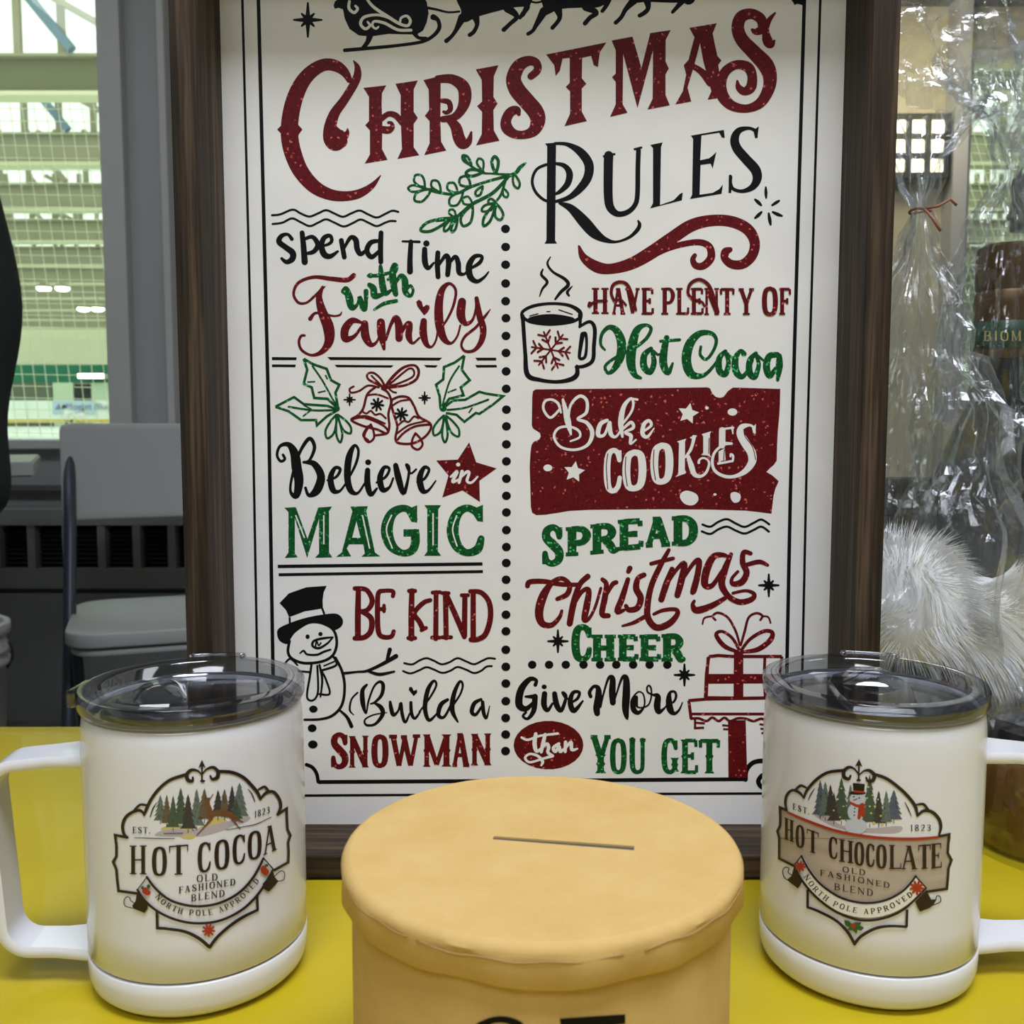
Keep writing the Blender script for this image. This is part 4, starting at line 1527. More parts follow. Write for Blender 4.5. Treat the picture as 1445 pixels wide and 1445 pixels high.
glass_mat('window_glass', (240, 246, 240))
wf = MB().box(W0 - 0.001, -1.128, 2.955, 3.0, 0.775, 2.5).box(-3.15, W0, 2.955, 3.0, 2.44, 2.5).box(-3.16, -3.08, 2.955, 3.0, 0.775, 2.5)
win1 = struct(wf.build('window_1', 'trim_white', origin=(-2, 3, 0.8)))
bx('sill', 'trim_white', -3.16, W0, 2.93, 3.1, 0.777, 0.806, win1, bev=0.004)
bx('pane', 'window_glass', -3.1, W0, 3.06, 3.066, 0.806, 2.45, win1)
wf = MB().box(1.3112, 1.336, 2.97, 3.0, 0.9, 1.93).box(1.336, 3.5, 2.97, 3.0, 1.90, 1.93).box(1.336, 3.5, 2.97, 3.0, 0.9, 0.93)
win2 = struct(wf.build('window_2', 'trim_white', origin=(2, 3, 0.9)))
bx('pane', 'window_glass', 1.335, 3.6, 3.06, 3.066, 0.9, 1.93, win2)
# low ledge trim under the window
struct(bx('trim_4', 'dark_grey', -3.6, -1.0, 2.94, 3.0, 0.655, 0.668))

# heater under the window
mat('heater_paint', (118, 119, 117), 0.6)
mat('louver_dark', (34, 36, 34), 0.6)
ht = empty('convector_heater', (-1.2, 2.9, 0), 'long grey convector heater with dark louvred vents under the window', 'heater')
h = MB()
h.box(-2.6, 0.4, 2.80, 2.935, 0.0, 0.37).box(-2.6, 0.4, 2.795, 2.935, 0.385, 0.44).box(-2.6, 0.4, 2.80, 2.935, 0.565, 0.61)
h.box(-2.6, 0.4, 2.83, 2.935, 0.37, 0.385).box(-2.6, 0.4, 2.90, 2.935, 0.44, 0.565)
h.build('casing', 'heater_paint', ht)
x = -2.58
PITCHX = 0.1
while x < 0.35:
    bx('mullion', 'heater_paint', x, x + 0.022, 2.805, 2.90, 0.44, 0.565, ht)
    lv = MB()
    lv.box(x + 0.022, x + PITCHX, 2.885, 2.899, 0.441, 0.564)
    for k in range(9):
        z = 0.447 + k * 0.013
        lv.box(x + 0.022, x + PITCHX, 2.83, 2.875, z, z + 0.003, rot=Matrix.Rotation(radians(28), 4, 'X'))
    lv.build('louver', 'louver_dark', ht)
    x += PITCHX

# folding chair
mat('chair_plastic', (176, 178, 176), 0.55)
mat('chair_steel', (66, 74, 84), 0.4, metal=0.3)
ch = empty('folding_chair', (-0.728, 2.17, 0), 'pale grey plastic folding chair with dark steel legs behind the sign', 'chair', rz=radians(20))
def rounded_slab(w, d, t, r, fn, nx=20, ny=14):
    bm = bmesh.new()
    vs = {}
    top, bot = [], []
    for s_, lst in ((1, top), (-1, bot)):
        for i in range(nx + 1):
            row = []
            for j in range(ny + 1):
                a, b = -w / 2 + w * i / nx, -d / 2 + d * j / ny
                ax, by = abs(a), abs(b)
                if ax > w / 2 - r and by > d / 2 - r:
                    q = Vector((ax - (w / 2 - r), by - (d / 2 - r)))
                    mxx = max(q.x, q.y)
                    if q.length > 0:
                        q = q.normalized() * mxx
                    a = math.copysign(w / 2 - r + q.x, a)
                    b = math.copysign(d / 2 - r + q.y, b)
                row.append(bm.verts.new(fn(a, b, s_ * t / 2)))
            lst.append(row)
    for lst, fl in ((top, False), (bot, True)):
        for i in range(nx):
            for j in range(ny):
                f = [lst[i][j], lst[i + 1][j], lst[i + 1][j + 1], lst[i][j + 1]]
                bm.faces.new(f[::-1] if fl else f)
    for i in range(nx):
        bm.faces.new([top[i + 1][0], top[i][0], bot[i][0], bot[i + 1][0]])
        bm.faces.new([top[i][ny], top[i + 1][ny], bot[i + 1][ny], bot[i][ny]])
    for j in range(ny):
        bm.faces.new([top[0][j], top[0][j + 1], bot[0][j + 1], bot[0][j]])
        bm.faces.new([top[nx][j + 1], top[nx][j], bot[nx][j], bot[nx][j + 1]])
    me = bpy.data.meshes.new('slab')
    bm.to_mesh(me)
    bm.free()
    return me
def slab_obj(name, me, mt, parent, bev=0.004):
    me.materials.append(MATS[mt])
    me.name = name
    o = bpy.data.objects.new(name, me)
    COL.objects.link(o)
    o.parent = parent
    b = o.modifiers.new('bevel', 'BEVEL')
    b.width = bev
    b.segments = 2
    me.polygons.foreach_set('use_smooth', [True] * len(me.polygons))
    b.harden_normals = False
    return o
slab_obj('seat', rounded_slab(0.46, 0.42, 0.03, 0.07, lambda a, b, c: (a, b, 0.425 + c - 0.02 * (1 - (a / .23) ** 2) * (1 - (b / .21) ** 2))), 'chair_plastic', ch)
slab_obj('backrest', rounded_slab(0.50, 0.22, 0.018, 0.012, lambda a, b, c: (a, 0.17 + c + 0.03 * (1 - (a / .25) ** 2) + 0.08 * b, 0.742 + b)), 'chair_plastic', ch)
slab_obj('seat_rim', rounded_slab(0.44, 0.40, 0.014, 0.06, lambda a, b, c: (a, b, 0.398 + c)), 'chair_plastic', ch)
for sx in (-1, 1):
    MB().tube([(sx * .232, 0.19, 0.80), (sx * .232, 0.12, 0.60), (sx * .235, -0.02, 0.30), (sx * .24, -0.20, 0.0)], 0.0135, 12).build('leg', 'chair_steel', ch, smooth=True, world=False)
    MB().tube([(sx * .212, -0.12, 0.395), (sx * .212, 0.02, 0.20), (sx * .215, 0.19, 0.0)], 0.011, 12).build('leg', 'chair_steel', ch, smooth=True, world=False)
MB().tube([(-.236, -0.1, 0.16), (.236, -0.1, 0.16)], 0.008, 8).build('stretcher', 'chair_steel', ch, smooth=True, world=False)
MB().tube([(-.213, 0.12, 0.09), (.213, 0.12, 0.09)], 0.008, 8).build('stretcher', 'chair_steel', ch, smooth=True, world=False)

# side table by the window
mat('table_grey', (150, 152, 150), 0.45)
st = empty('side_table', (-1.358, 2.14, 0), 'small grey table with a pale edge by the window', 'table', rz=radians(24))
MB().box(-.42, .30, -.30, .26, .745, .775, 0.004).build('tabletop', 'table_grey', st, world=False)
MB().box(-.422, .302, -.302, .262, .748, .771).build('edge_band', 'trim_white', st, world=False)
for a in (-.38, -.08):
    for b in (-.20, .05):
        MB().tube([(a, b, 0), (a, b, .75)], .014, 10).build('leg', 'chair_steel', st, smooth=True, world=False)

# white bucket on the floor
mat('bucket_white', (226, 226, 228), 0.5)
bk = empty('bucket', (-1.375, 2.33, 0), 'white plastic bucket with ribbed rim on the floor left of the folding chair', 'bucket')
MB().lathe([(0, 0), (.135, 0), (.14, .01), (.148, .27), (.158, .272), (.158, .285), (.150, .287), (.150, .30), (.160, .302), (.160, .315), (.151, .317), (.152, .345), (.162, .348), (.162, .372), (.154, .376), (.148, .37), (.136, .02), (0, .015)], -1.375, 2.33, 0, 48).build('pail', 'bucket_white', bk, smooth=True)
MB().tube([(-1.375 + .165 * cos(t), 2.33 + .1 * sin(t) + .02, .33 - .12 * sin(t)) for t in [pi * i / 14 for i in range(15)]], .003, 6).build('handle', 'chair_steel', bk, smooth=True)

# unlit ceiling panels added above the area lights
mat('diffuser', (240, 240, 236), 0.6)
for lb, x, y in (('white ceiling light panel above the table', .35, -.55), ('unlit white ceiling panel added above the fill light behind the viewer', -.3, -1.4), ('white ceiling light panel toward the right wall', 1.9, .3)):
    f = empty('ceiling_and_fill_light', (x, y, 2.56), lb, 'light', 'lobby ceiling lights')
    MB().box(x - .62, x + .62, y - .32, y + .32, 2.58, 2.62).build('frame', 'trim_white', f)
    bx('diffuser', 'diffuser', x - .58, x + .58, y - .28, y + .28, 2.57, 2.58, f)

# backlit lattice lamp on the right wall
mat('lamp_glow', (255, 250, 225), 0.5, emit=(255, 246, 205), estr=3.2)
lp = empty('lattice_lamp', (1.17, 2.95, 1.6), 'square wall lamp with nine glowing cells in a dark lattice', 'lamp')
X0, X1, Z0, Z1 = 1.075, 1.258, 1.557, 1.737
bx('backing', 'dark_grey', X0, X1, 2.955, 2.999, Z0, Z1, lp)
for i in range(4):
    xx = X0 + (X1 - X0 - .016) * i / 3
    bx('lattice_bar', 'louver_dark', xx, xx + .016, 2.925, 2.955, Z0, Z1, lp)
    zz = Z0 + (Z1 - Z0 - .016) * i / 3
    bx('lattice_bar', 'louver_dark', X0, X1, 2.927, 2.954, zz, zz + .016, lp)
for i in range(3):
    for j in range(3):
        a = X0 + .016 + i * (X1 - X0 - .016) / 3
        b = Z0 + .016 + j * (Z1 - Z0 - .016) / 3
        bx('cell', 'lamp_glow', a, a + .040, 2.93, 2.953, b, b + .039, lp, bev=.006)
pl = bpy.data.lights.new('lamp_light', 'POINT')
pl.energy = 3.5
pl.color = (1.0, 0.9, 0.66)
pl.shadow_soft_size = 0.08
po = bpy.data.objects.new('lamp_light', pl)
po.location = (1.12, 2.72, 1.78)
COL.objects.link(po)

# black speaker by the right window
sp = empty('wall_speaker', (1.50, 2.9, 1.38), 'black wall speaker in front of the right window', 'speaker')
bx('cabinet', 'black', 1.435, 1.60, 2.80, 2.93, 1.40, 1.555, sp, bev=.008)
MB().tube([(1.47, 2.93, 1.46), (1.47, 2.99, 1.46)], .015, 10).build('bracket', 'black', sp)
MB().lathe([(0, 0), (.05, 0), (.055, .004), (.05, .008), (.02, .004), (0, .012)], 0, 0, 0, 24).build('cone', 'dark_grey', sp, smooth=True, world=False)
sp.children[-1].location = (0.02, -0.1, 0.09)
sp.children[-1].rotation_euler = (radians(90), 0, 0)

# ================================================================ THE ICE ARENA BEYOND THE GLASS
IZ = 0.80
mat('ice', (226, 238, 232), 0.25)
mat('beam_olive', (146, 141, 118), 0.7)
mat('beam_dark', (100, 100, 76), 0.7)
mat('beam_flange_lit', (196, 192, 160), 0.7)  # paler than the beams: highlight on the lower flange put into its colour
mat('brace_blue', (104, 124, 140), 0.6)
mat('arena_beige', (214, 212, 184), 0.8)
mat('arena_green', (30, 112, 84), 0.7)
mat('door_pale', (202, 222, 196), 0.7)
mat('boards_white', (232, 240, 232), 0.5)
mat('kick_yellow', (216, 184, 70), 0.6)
mat('stand_green', (104, 110, 94), 0.8)
dk = mat('deck_white', (236, 242, 232), 0.8)
nt = dk.node_tree
trn = nt.nodes.new('ShaderNodeBsdfTranslucent')
trn.inputs[0].default_value = (0.93, 0.95, 0.92, 1)
mxs = nt.nodes.new('ShaderNodeMixShader')
mxs.inputs[0].default_value = 0.75
nt.links.new(nt.nodes['Principled BSDF'].outputs[0], mxs.inputs[1])
nt.links.new(trn.outputs[0], mxs.inputs[2])
nt.links.new(mxs.outputs[0], nt.nodes['Material Output'].inputs[0])
struct(bx('floor', 'ice', -40, 40, 3.4, 50, IZ - .2, IZ), 'white ice surface of the rink')
struct(bx('ceiling', 'deck_white', -40, 40, 8, 50.5, 7.2, 7.25), 'translucent white arena roof lining')
far = struct(bx('wall_far', 'arena_beige', -40, 40, 50, 50.3, IZ, 7.2))
bx('green_band', 'arena_green', -40, 40, 49.9, 50, 2.98, 3.86, far)
bx('service_door', 'door_pale', -22.9, -21.9, 49.85, 50, IZ, 2.98, far)
bx('service_door', 'door_pale', -21.0, -19.2, 49.85, 50, IZ, 2.98, far)
bx('doorway', 'louver_dark', -21.85, -21.05, 49.88, 50, IZ, 2.9, far)
bx('panel', 'stand_green', -27, -23, 49.88, 50, IZ, 2.98, far)
YB = 14.5
for i in range(10):
    b = empty('roof_beam', (0, YB, 5.53), ('nearest' if i == 0 else 'second nearest' if i == 1 else 'third nearest' if i == 2 else 'distant') + ' olive roof beam spanning the ice arena', 'beam', 'arena roof beams')
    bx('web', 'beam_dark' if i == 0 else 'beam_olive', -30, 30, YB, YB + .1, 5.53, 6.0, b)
    bx('flange', 'beam_flange_lit', -30, 30, YB - .12, YB + .22, 5.47, 5.53, b)
    bx('flange', 'beam_olive', -30, 30, YB - .12, YB + .22, 6.0, 6.04, b)
    if i < 5:
        for sgn in (-1, 1):
            x = -0.30 * YB if sgn < 0 else .40 * YB
            for k in range(18 if sgn < 0 else 12):
                xx = x + sgn * k * .62 + sgn * .2
                bx('post', 'beam_olive', xx, xx + .1, YB, YB + .08, 6.04, 7.2, b)
    if i < 5:
        MB().tube([(-.46 * YB - .3, YB - .2, 7.1), (-.46 * YB + .55, YB - .2, 6.05)], .07, 8).build('brace', 'brace_blue' if i < 2 else 'beam_olive', b)
        MB().tube([(-.42 * YB - .9, YB - .2, 7.1), (-.42 * YB + .9, YB - .2, 6.1)], .05, 8).build('brace', 'beam_olive', b)
    YB += 3.75
mat('hibay', (255, 255, 255), 0.5, emit=(255, 255, 250), estr=9)
for n_, (u, v, Y) in enumerate(((62, 407, 29.55), (88, 407, 29.55), (118, 436, 33.3), (138, 436, 33.3))):
    p = at_y(u, v, Y)
    t = empty('arena_lamp', p, 'glowing arena lamp, %s' % ['left one of the upper pair', 'right one of the upper pair', 'left one of the lower pair', 'right one of the lower pair'][n_], 'lamp', 'arena ceiling lamps')
    MB().ellipsoid(p, (.2, .2, .09), 16, 8).build('lens', 'hibay', t, smooth=True)
    MB().tube([(p.x, p.y, p.z + .08), (p.x, p.y, 5.475)], .02, 6).build('rod', 'beam_olive', t)
    MB().lathe([(.1, .16), (.21, .07), (.22, .02), (.2, .05), (.1, .12)], p.x, p.y, p.z, 16, True).build('shade', 'beam_olive', t, smooth=True)
p = at_y(128, 530.5, 49)
t = empty('tube_lamp', p, 'long glowing fluorescent lamp on the green band of the far wall', 'lamp')
MB().box(p.x - .62, p.x + .62, p.y - .06, p.y + .04, p.z - .1, p.z + .1, .02).build('tube', 'hibay', t)
MB().box(p.x - .65, p.x + .65, p.y + .04, 49.899, p.z - .12, p.z + .12).build('housing', 'trim_white', t)
# boards with banner
rb = empty('rink_boards', (-20, 47, IZ), 'white rink boards with yellow kick strip and pale blue banner', 'boards')
x = -30.0
while x < 30:
    bx('panel', 'boards_white', x, x + 2.38, 47.0, 47.15, IZ + .2, 2.02, rb)
    x += 2.4
bx('kick_strip', 'kick_yellow', -30, 30, 46.98, 47.15, IZ + .18, IZ + .34, rb)
mat('banner_blue', (186, 206, 226), 0.6)
mat('banner_ink', (112, 132, 168), 0.6)
pa, pb = at_y(74, 566, 46.96), at_y(134, 585, 46.96)
bn = bx('banner', 'banner_blue', pa.x, pb.x, 46.94, 46.97, pb.z, pa.z, rb)
fc = bpy.data.curves.new('banner_lettering', 'FONT')
fc.body = 'Moglet Blues'
fc.size = .44
fc.extrude = .004
fc.materials.append(MATS['banner_ink'])
fo_ = bpy.data.objects.new('lettering_curve', fc)
fm = bpy.data.meshes.new_from_object(fo_)
bpy.data.objects.remove(fo_)
fo = bpy.data.objects.new('lettering', fm)
fo.rotation_euler = (radians(90), 0, 0)
COL.objects.link(fo)
fo.parent = bn
fo.location = Vector((pa.x + .62, 46.92, pa.z - .40)) - pos(bn)
MB().add([(pa.x + .1, 46.92, pa.z - .42), (pa.x + .3, 46.92, pa.z - .12), (pa.x + .55, 46.92, pa.z - .42), (pa.x + .1, 46.93, pa.z - .42), (pa.x + .3, 46.93, pa.z - .12), (pa.x + .55, 46.93, pa.z - .42)],
         [(0, 1, 2), (3, 5, 4), (0, 2, 5, 3), (0, 3, 4, 1), (1, 4, 5, 2)]).build('emblem', 'banner_ink', bn)
# stands behind the right-hand net
sd = empty('bleachers', (14, 20, IZ), 'dull green tiered seating seen through the right window', 'seating')
for k in range(9):
    bx('tier', 'stand_green', 6, 26, 16 + k * 1.4, 17.4 + k * 1.4, IZ, IZ + .7 + k * .45, sd)

# safety nets: each cord a part
mat('net_cord', (214, 218, 186), 0.8)
def net(x0, x1, z0, z1, y, step, label, slant):
    nn = empty('safety_net', ((x0 + x1) / 2, y, z0), label, 'net')
    nx = int((x1 - x0) / step)
    def cord(a, b, c_):
        MB().tube([a, ((a[0] + b[0]) / 2, a[1] + .02, (a[2] + b[2]) / 2 - c_), b], .0016, 5, False).build('cord', 'net_cord', nn)
    for i in range(nx + 1):
        xx = x0 + i * step
        cord((xx - slant * (z1 - z0), y, z1), (xx, y, z0), 0)
    for j in range(int((z1 - z0) / step) + 1):
        zz = z0 + j * step
        cord((x0 - slant, y, zz + .02), (x1, y, zz - .02), .008)
net(-2.55, -1.45, .78, 2.10, 4.0, .047, 'pale square-mesh safety net outside the left window', .09)
net(1.6, 2.5, .95, 2.25, 4.0, .036, 'pale close-mesh safety net outside the right window', .35)

# ---------------------------------------------------------------- people
mat('skin', (205, 160, 135), 0.55)
m = mat('jacket_dark', (14, 24, 24), 0.75)
mat('trousers_dark', (18, 20, 24), 0.8)
mat('hair_brown', (52, 38, 28), 0.7)
mat('jersey_white', (232, 232, 234), 0.7)
mat('helmet_black', (22, 24, 26), 0.35)
def skinned(name, joints, edges, mt, parent, sub=2, root=0):
    me = bpy.data.meshes.new(name)
    o = bpy.data.objects.new(name, me)
    COL.objects.link(o)
    base = pos(parent)
    me.from_pydata([tuple(Vector(j[:3]) - base) for j in joints], edges, [])
    me.materials.append(MATS[mt])
    sk = o.modifiers.new('skin', 'SKIN')
    sk.use_smooth_shade = True
    if not me.skin_vertices:
        me.skin_vertices.new()
    for i, j in enumerate(joints):
        r = j[3]
        me.skin_vertices[0].data[i].radius = (r, j[4] if len(j) > 4 else r)
        me.skin_vertices[0].data[i].use_root = (i == root)
    sb = o.modifiers.new('sub', 'SUBSURF')
    sb.levels = sub
    sb.render_levels = sub
    o.parent = parent
    return o
def chain(n, start=0):
    return [(start + i, start + i + 1) for i in range(n - 1)]
px, py = -0.97, 1.30
pe = empty('person', (px, py, 0), 'person in a dark jacket standing at the left edge with an arm hanging', 'person')
# body (skin): head, neck, torso core, arms to hands, legs
J = [(px, py, .93, .13, .10), (px, py, 1.15, .13, .09), (px, py, 1.36, .14, .09), (px, py, 1.46, .055), (px, py - .01, 1.53, .055), (px, py - .02, 1.60, .072, .085), (px, py - .02, 1.70, .066, .08)]
E = [(0, 1), (1, 2), (2, 3), (3, 4), (4, 5), (5, 6)]
for sx in (-1, 1):
    k = len(J)
    J += [(px + sx * .18, py, 1.36, .05), (px + sx * .268, py, 1.04, .036), (px + sx * .262, py - .06, .80, .026), (px + sx * .258, py - .08, .72, .036, .018)]
    E += [(2, k), (k, k + 1), (k + 1, k + 2), (k + 2, k + 3)]
    h0 = k + 3
    for q, (dy, ln) in enumerate(((-.03, .07), (-.01, .08), (.01, .075), (.028, .06))):
        n0 = len(J)
        J += [(px + sx * .256, py - .08 + dy, .695, .009), (px + sx * .246, py - .085 + dy, .695 - ln * .55, .008), (px + sx * .232, py - .09 + dy, .695 - ln, .007)]
        E += [(h0, n0), (n0, n0 + 1), (n0 + 1, n0 + 2)]
    n0 = len(J)
    J += [(px + sx * .245, py - .12, .735, .011), (px + sx * .238, py - .14, .70, .008)]
    E += [(k + 2, n0), (n0, n0 + 1)]
    k = len(J)
    J += [(px + sx * .10, py, .86, .08), (px + sx * .11, py, .48, .055), (px + sx * .11, py + .02, .09, .036), (px + sx * .115, py - .12, .03, .03)]
    E += [(0, k), (k, k + 1), (k + 1, k + 2), (k + 2, k + 3)]
bd = skinned('body', J, E, 'skin', pe)
# face
hx, hy, hz = px, py - .02, 1.62
MB().ellipsoid((hx, hy - .085, hz), (.011, .018, .018), 10, 8).build('nose', 'skin', pe, smooth=True)
for sx in (-1, 1):
    MB().ellipsoid((hx + sx * .03, hy - .072, hz + .03), (.012, .008, .008), 10, 8).build('eye', 'cream', pe, smooth=True)
    MB().ellipsoid((hx + sx * .075, hy, hz + .01), (.012, .018, .03), 10, 8).build('ear', 'skin', pe, smooth=True)
MB().ellipsoid((hx, hy - .078, hz - .045), (.022, .008, .006), 10, 8).build('mouth', 'berry', pe, smooth=True)
MB().ellipsoid((hx, hy + .022, hz + .055), (.086, .092, .088), 20, 12).build('hair', 'hair_brown', pe, smooth=True)
# jacket
J = [(px, py, .70, .20, .15), (px, py, .84, .19, .14), (px, py, 1.0, .17, .125), (px, py, 1.2, .17, .12), (px, py, 1.36, .16, .11), (px, py, 1.45, .075)]
E = chain(6)
for sx in (-1, 1):
    k = len(J)
    J += [(px + sx * .19, py, 1.36, .075), (px + sx * .235, py, 1.18, .068), (px + sx * .279, py, 1.00, .064), (px + sx * .272, py - .01, .92, .055), (px + sx * .268, py - .03, .85, .052), (px + sx * .278, py - .05, .77, .064), (px + sx * .27, py - .05, .725, .05)]
    E += [(4, k)] + chain(7, k)
jk = skinned('jacket', J, E, 'jacket_dark', pe)
# trousers and shoes
J = [(px, py, .96, .17, .12)]
E = []
for sx in (-1, 1):
    k = len(J)
    J += [(px + sx * .10, py, .80, .10), (px + sx * .115, py, .48, .075), (px + sx * .115, py + .015, .10, .062)]
    E += [(0, k)] + chain(3, k)
skinned('trousers', J, E, 'trousers_dark', pe)
for sx in (-1, 1):
    MB().ellipsoid((px + sx * .115, py - .06, .045), (.05, .13, .045), 16, 10).build('shoe', 'black', pe, smooth=True)

def player(x, y, s, label, lean):
    t = empty('hockey_player', (x, y, IZ), label, 'person', 'hockey players on the ice')
    Z = lambda z: IZ + z * s
    J = [(x, y, Z(.5), .15 * s), (x + lean * .12 * s, y, Z(.75), .19 * s, .15 * s), (x + lean * .2 * s, y, Z(.98), .17 * s), (x + lean * .26 * s, y, Z(1.16), .09 * s),
         (x + .3 * s, y, Z(.9), .08 * s), (x + .42 * s, y - .1 * s, Z(.62), .07 * s), (x - .22 * s, y, Z(.88), .08 * s), (x - .3 * s, y - .15 * s, Z(.6), .07 * s)]
    skinned('body', J, [(0, 1), (1, 2), (2, 3), (2, 4), (4, 5), (2, 6), (6, 7)], 'jersey_white', t, 1)
    J = [(x, y, Z(.5), .17 * s), (x + .16 * s, y, Z(.3), .1 * s), (x + .24 * s, y, Z(.05), .07 * s), (x - .16 * s, y, Z(.3), .1 * s), (x - .26 * s, y, Z(.05), .07 * s)]
    skinned('trousers', J, [(0, 1), (1, 2), (0, 3), (3, 4)], 'helmet_black', t, 1)
    MB().ellipsoid((x + lean * .3 * s, y, Z(1.3)), (.14 * s, .15 * s, .13 * s), 14, 10).build('helmet', 'helmet_black', t, smooth=True)
    MB().tube([(x + .42 * s, y - .1 * s, Z(.62)), (x + .75 * s, y - .2 * s, Z(.04)), (x + .95 * s, y - .2 * s, Z(.03))], .025 * s, 6).build('stick', 'kick_yellow', t)
q = at_y(98, 600, 40)
player(q.x, 40, .62, 'hockey player in white leaning left near the banner, front one', -1)
q = at_y(113, 600, 41)
player(q.x, 41, .52, 'hockey player in white crouching right of the leaning one', 1)

# ================================================================ TABLE AND CLOTH
m = mat('cloth_yellow', (196, 176, 28), 0.42, spec=0.4, coat=0.1)
mp = coords(m)
n1 = N(m, 'ShaderNodeTexNoise', Scale=5.0, Detail=3)
lk(m, mp, 'Vector', n1, 'Vector')
r1 = ramp(m, [(0.35, (184, 163, 22)), (0.65, (198, 177, 32))])
lk(m, n1, 'Fac', r1, 'Fac')
lk(m, r1, 'Color', bsdf(m), 'Base Color')
tb = empty('folding_table', (0, .28, 0), 'folding table hidden under the yellow tablecloth', 'table')
bx('tabletop', 'trim_white', -.92, .92, -.16, .728, TZ - .03, TZ - .002, tb)
for a in (-.84, .84):
    for b in (-.08, .64):
        MB().tube([(a, b, 0), (a, b, TZ - .03)], .014, 10).build('leg', 'chair_steel', tb, smooth=True)
# cloth: grid with overhanging skirt
bm = bmesh.new()
rows = []
XL, XR, YF, YK = -.93, .93, -.17, .738
gx, gy = 90, 60
for j in range(gy + 1):
    row = []
    for i in range(gx + 1):
        a = -1 + 2 * i / gx
        b = j / gy
        x = XL - .24 + (XR - XL + .48) * i / gx
        y = YF - .24 + (YK - YF + .48) * b
        over = max(XL - x, x - XR, YF - y, y - YK, 0)
        xx, yy = min(max(x, XL), XR), min(max(y, YF), YK)
        z = TZ
        if over > 0:
            z = TZ - over
            f = .012 * sin((x + y) * 42) * min(over * 8, 1)
            if x < XL or x > XR:
                xx += math.copysign(.004 + abs(f) * 1.2, x)
            if y < YF or y > YK:
                yy += math.copysign(.004 + abs(f) * 1.2, y - .3)
        else:
            # shallow fold creases pressed into the plastic sheet
            z += .0008 * exp(-((x + .42 - .1 * y) / .006) ** 2) + .0008 * exp(-((x - .46) / .006) ** 2) + .0006 * exp(-((y - .40 - .02 * x) / .006) ** 2) * (abs(x) > .25)
        row.append(bm.verts.new((xx, yy - .28, z)))
    rows.append(row)
for j in range(gy):
    for i in range(gx):
        bm.faces.new((rows[j][i], rows[j][i + 1], rows[j + 1][i + 1], rows[j + 1][i]))
me = bpy.data.meshes.new('tablecloth')
bm.to_mesh(me)
bm.free()
me.materials.append(MATS['cloth_yellow'])
me.polygons.foreach_set('use_smooth', [True] * len(me.polygons))
cl = bpy.data.objects.new('tablecloth', me)
cl.location = (0, .28, 0)
COL.objects.link(cl)
tag(cl, 'bright yellow plastic tablecloth spread over the whole table', 'tablecloth')

# ================================================================ THE SIGN
FY, BY = .4723, .5117           # front of the frame, face of the board
SX0, SX1, SZ1 = -.1575, .1782, 1.101
FW = .0126
sg = empty('sign', (.0104, .49, TZ), 'tall white framed CHRISTMAS RULES sign with dark wood frame', 'sign')
bx('board', 'board', SX0 + FW * .6, SX1 - FW * .6, BY, BY + .006, TZ + FW * .6, SZ1 - FW * .6, sg)
bx('frame_board', 'wood_upright', SX0, SX0 + FW, FY, BY + .008, TZ + .0012, SZ1, sg, bev=.0007)
bx('frame_board', 'wood_upright', SX1 - FW, SX1, FY, BY + .008, TZ + .0012, SZ1, sg, bev=.0007)
bx('frame_board', 'wood_level', SX0 + FW, SX1 - FW, FY + .0002, BY + .008, TZ + .0012, TZ + FW, sg, bev=.0007)
bx('frame_board', 'wood_level', SX0 + FW, SX1 - FW, FY + .0002, BY + .008, SZ1 - FW, SZ1, sg, bev=.0007)
PR = Print(plane_proj(BY))
PR.grow = 0.55
def emit_sign(name, label):
    # keep the print inside the board
    zmax, zmin = SZ1 - FW - .0003, TZ + FW
    v = [(a, b, min(max(c, zmin), zmax)) for a, b, c in PR.v]
    mesh_obj(name, v, PR.f, PR.mats, sg, PR.mi, label=label)
run_art(ART_SIGN, PR, emit_sign)

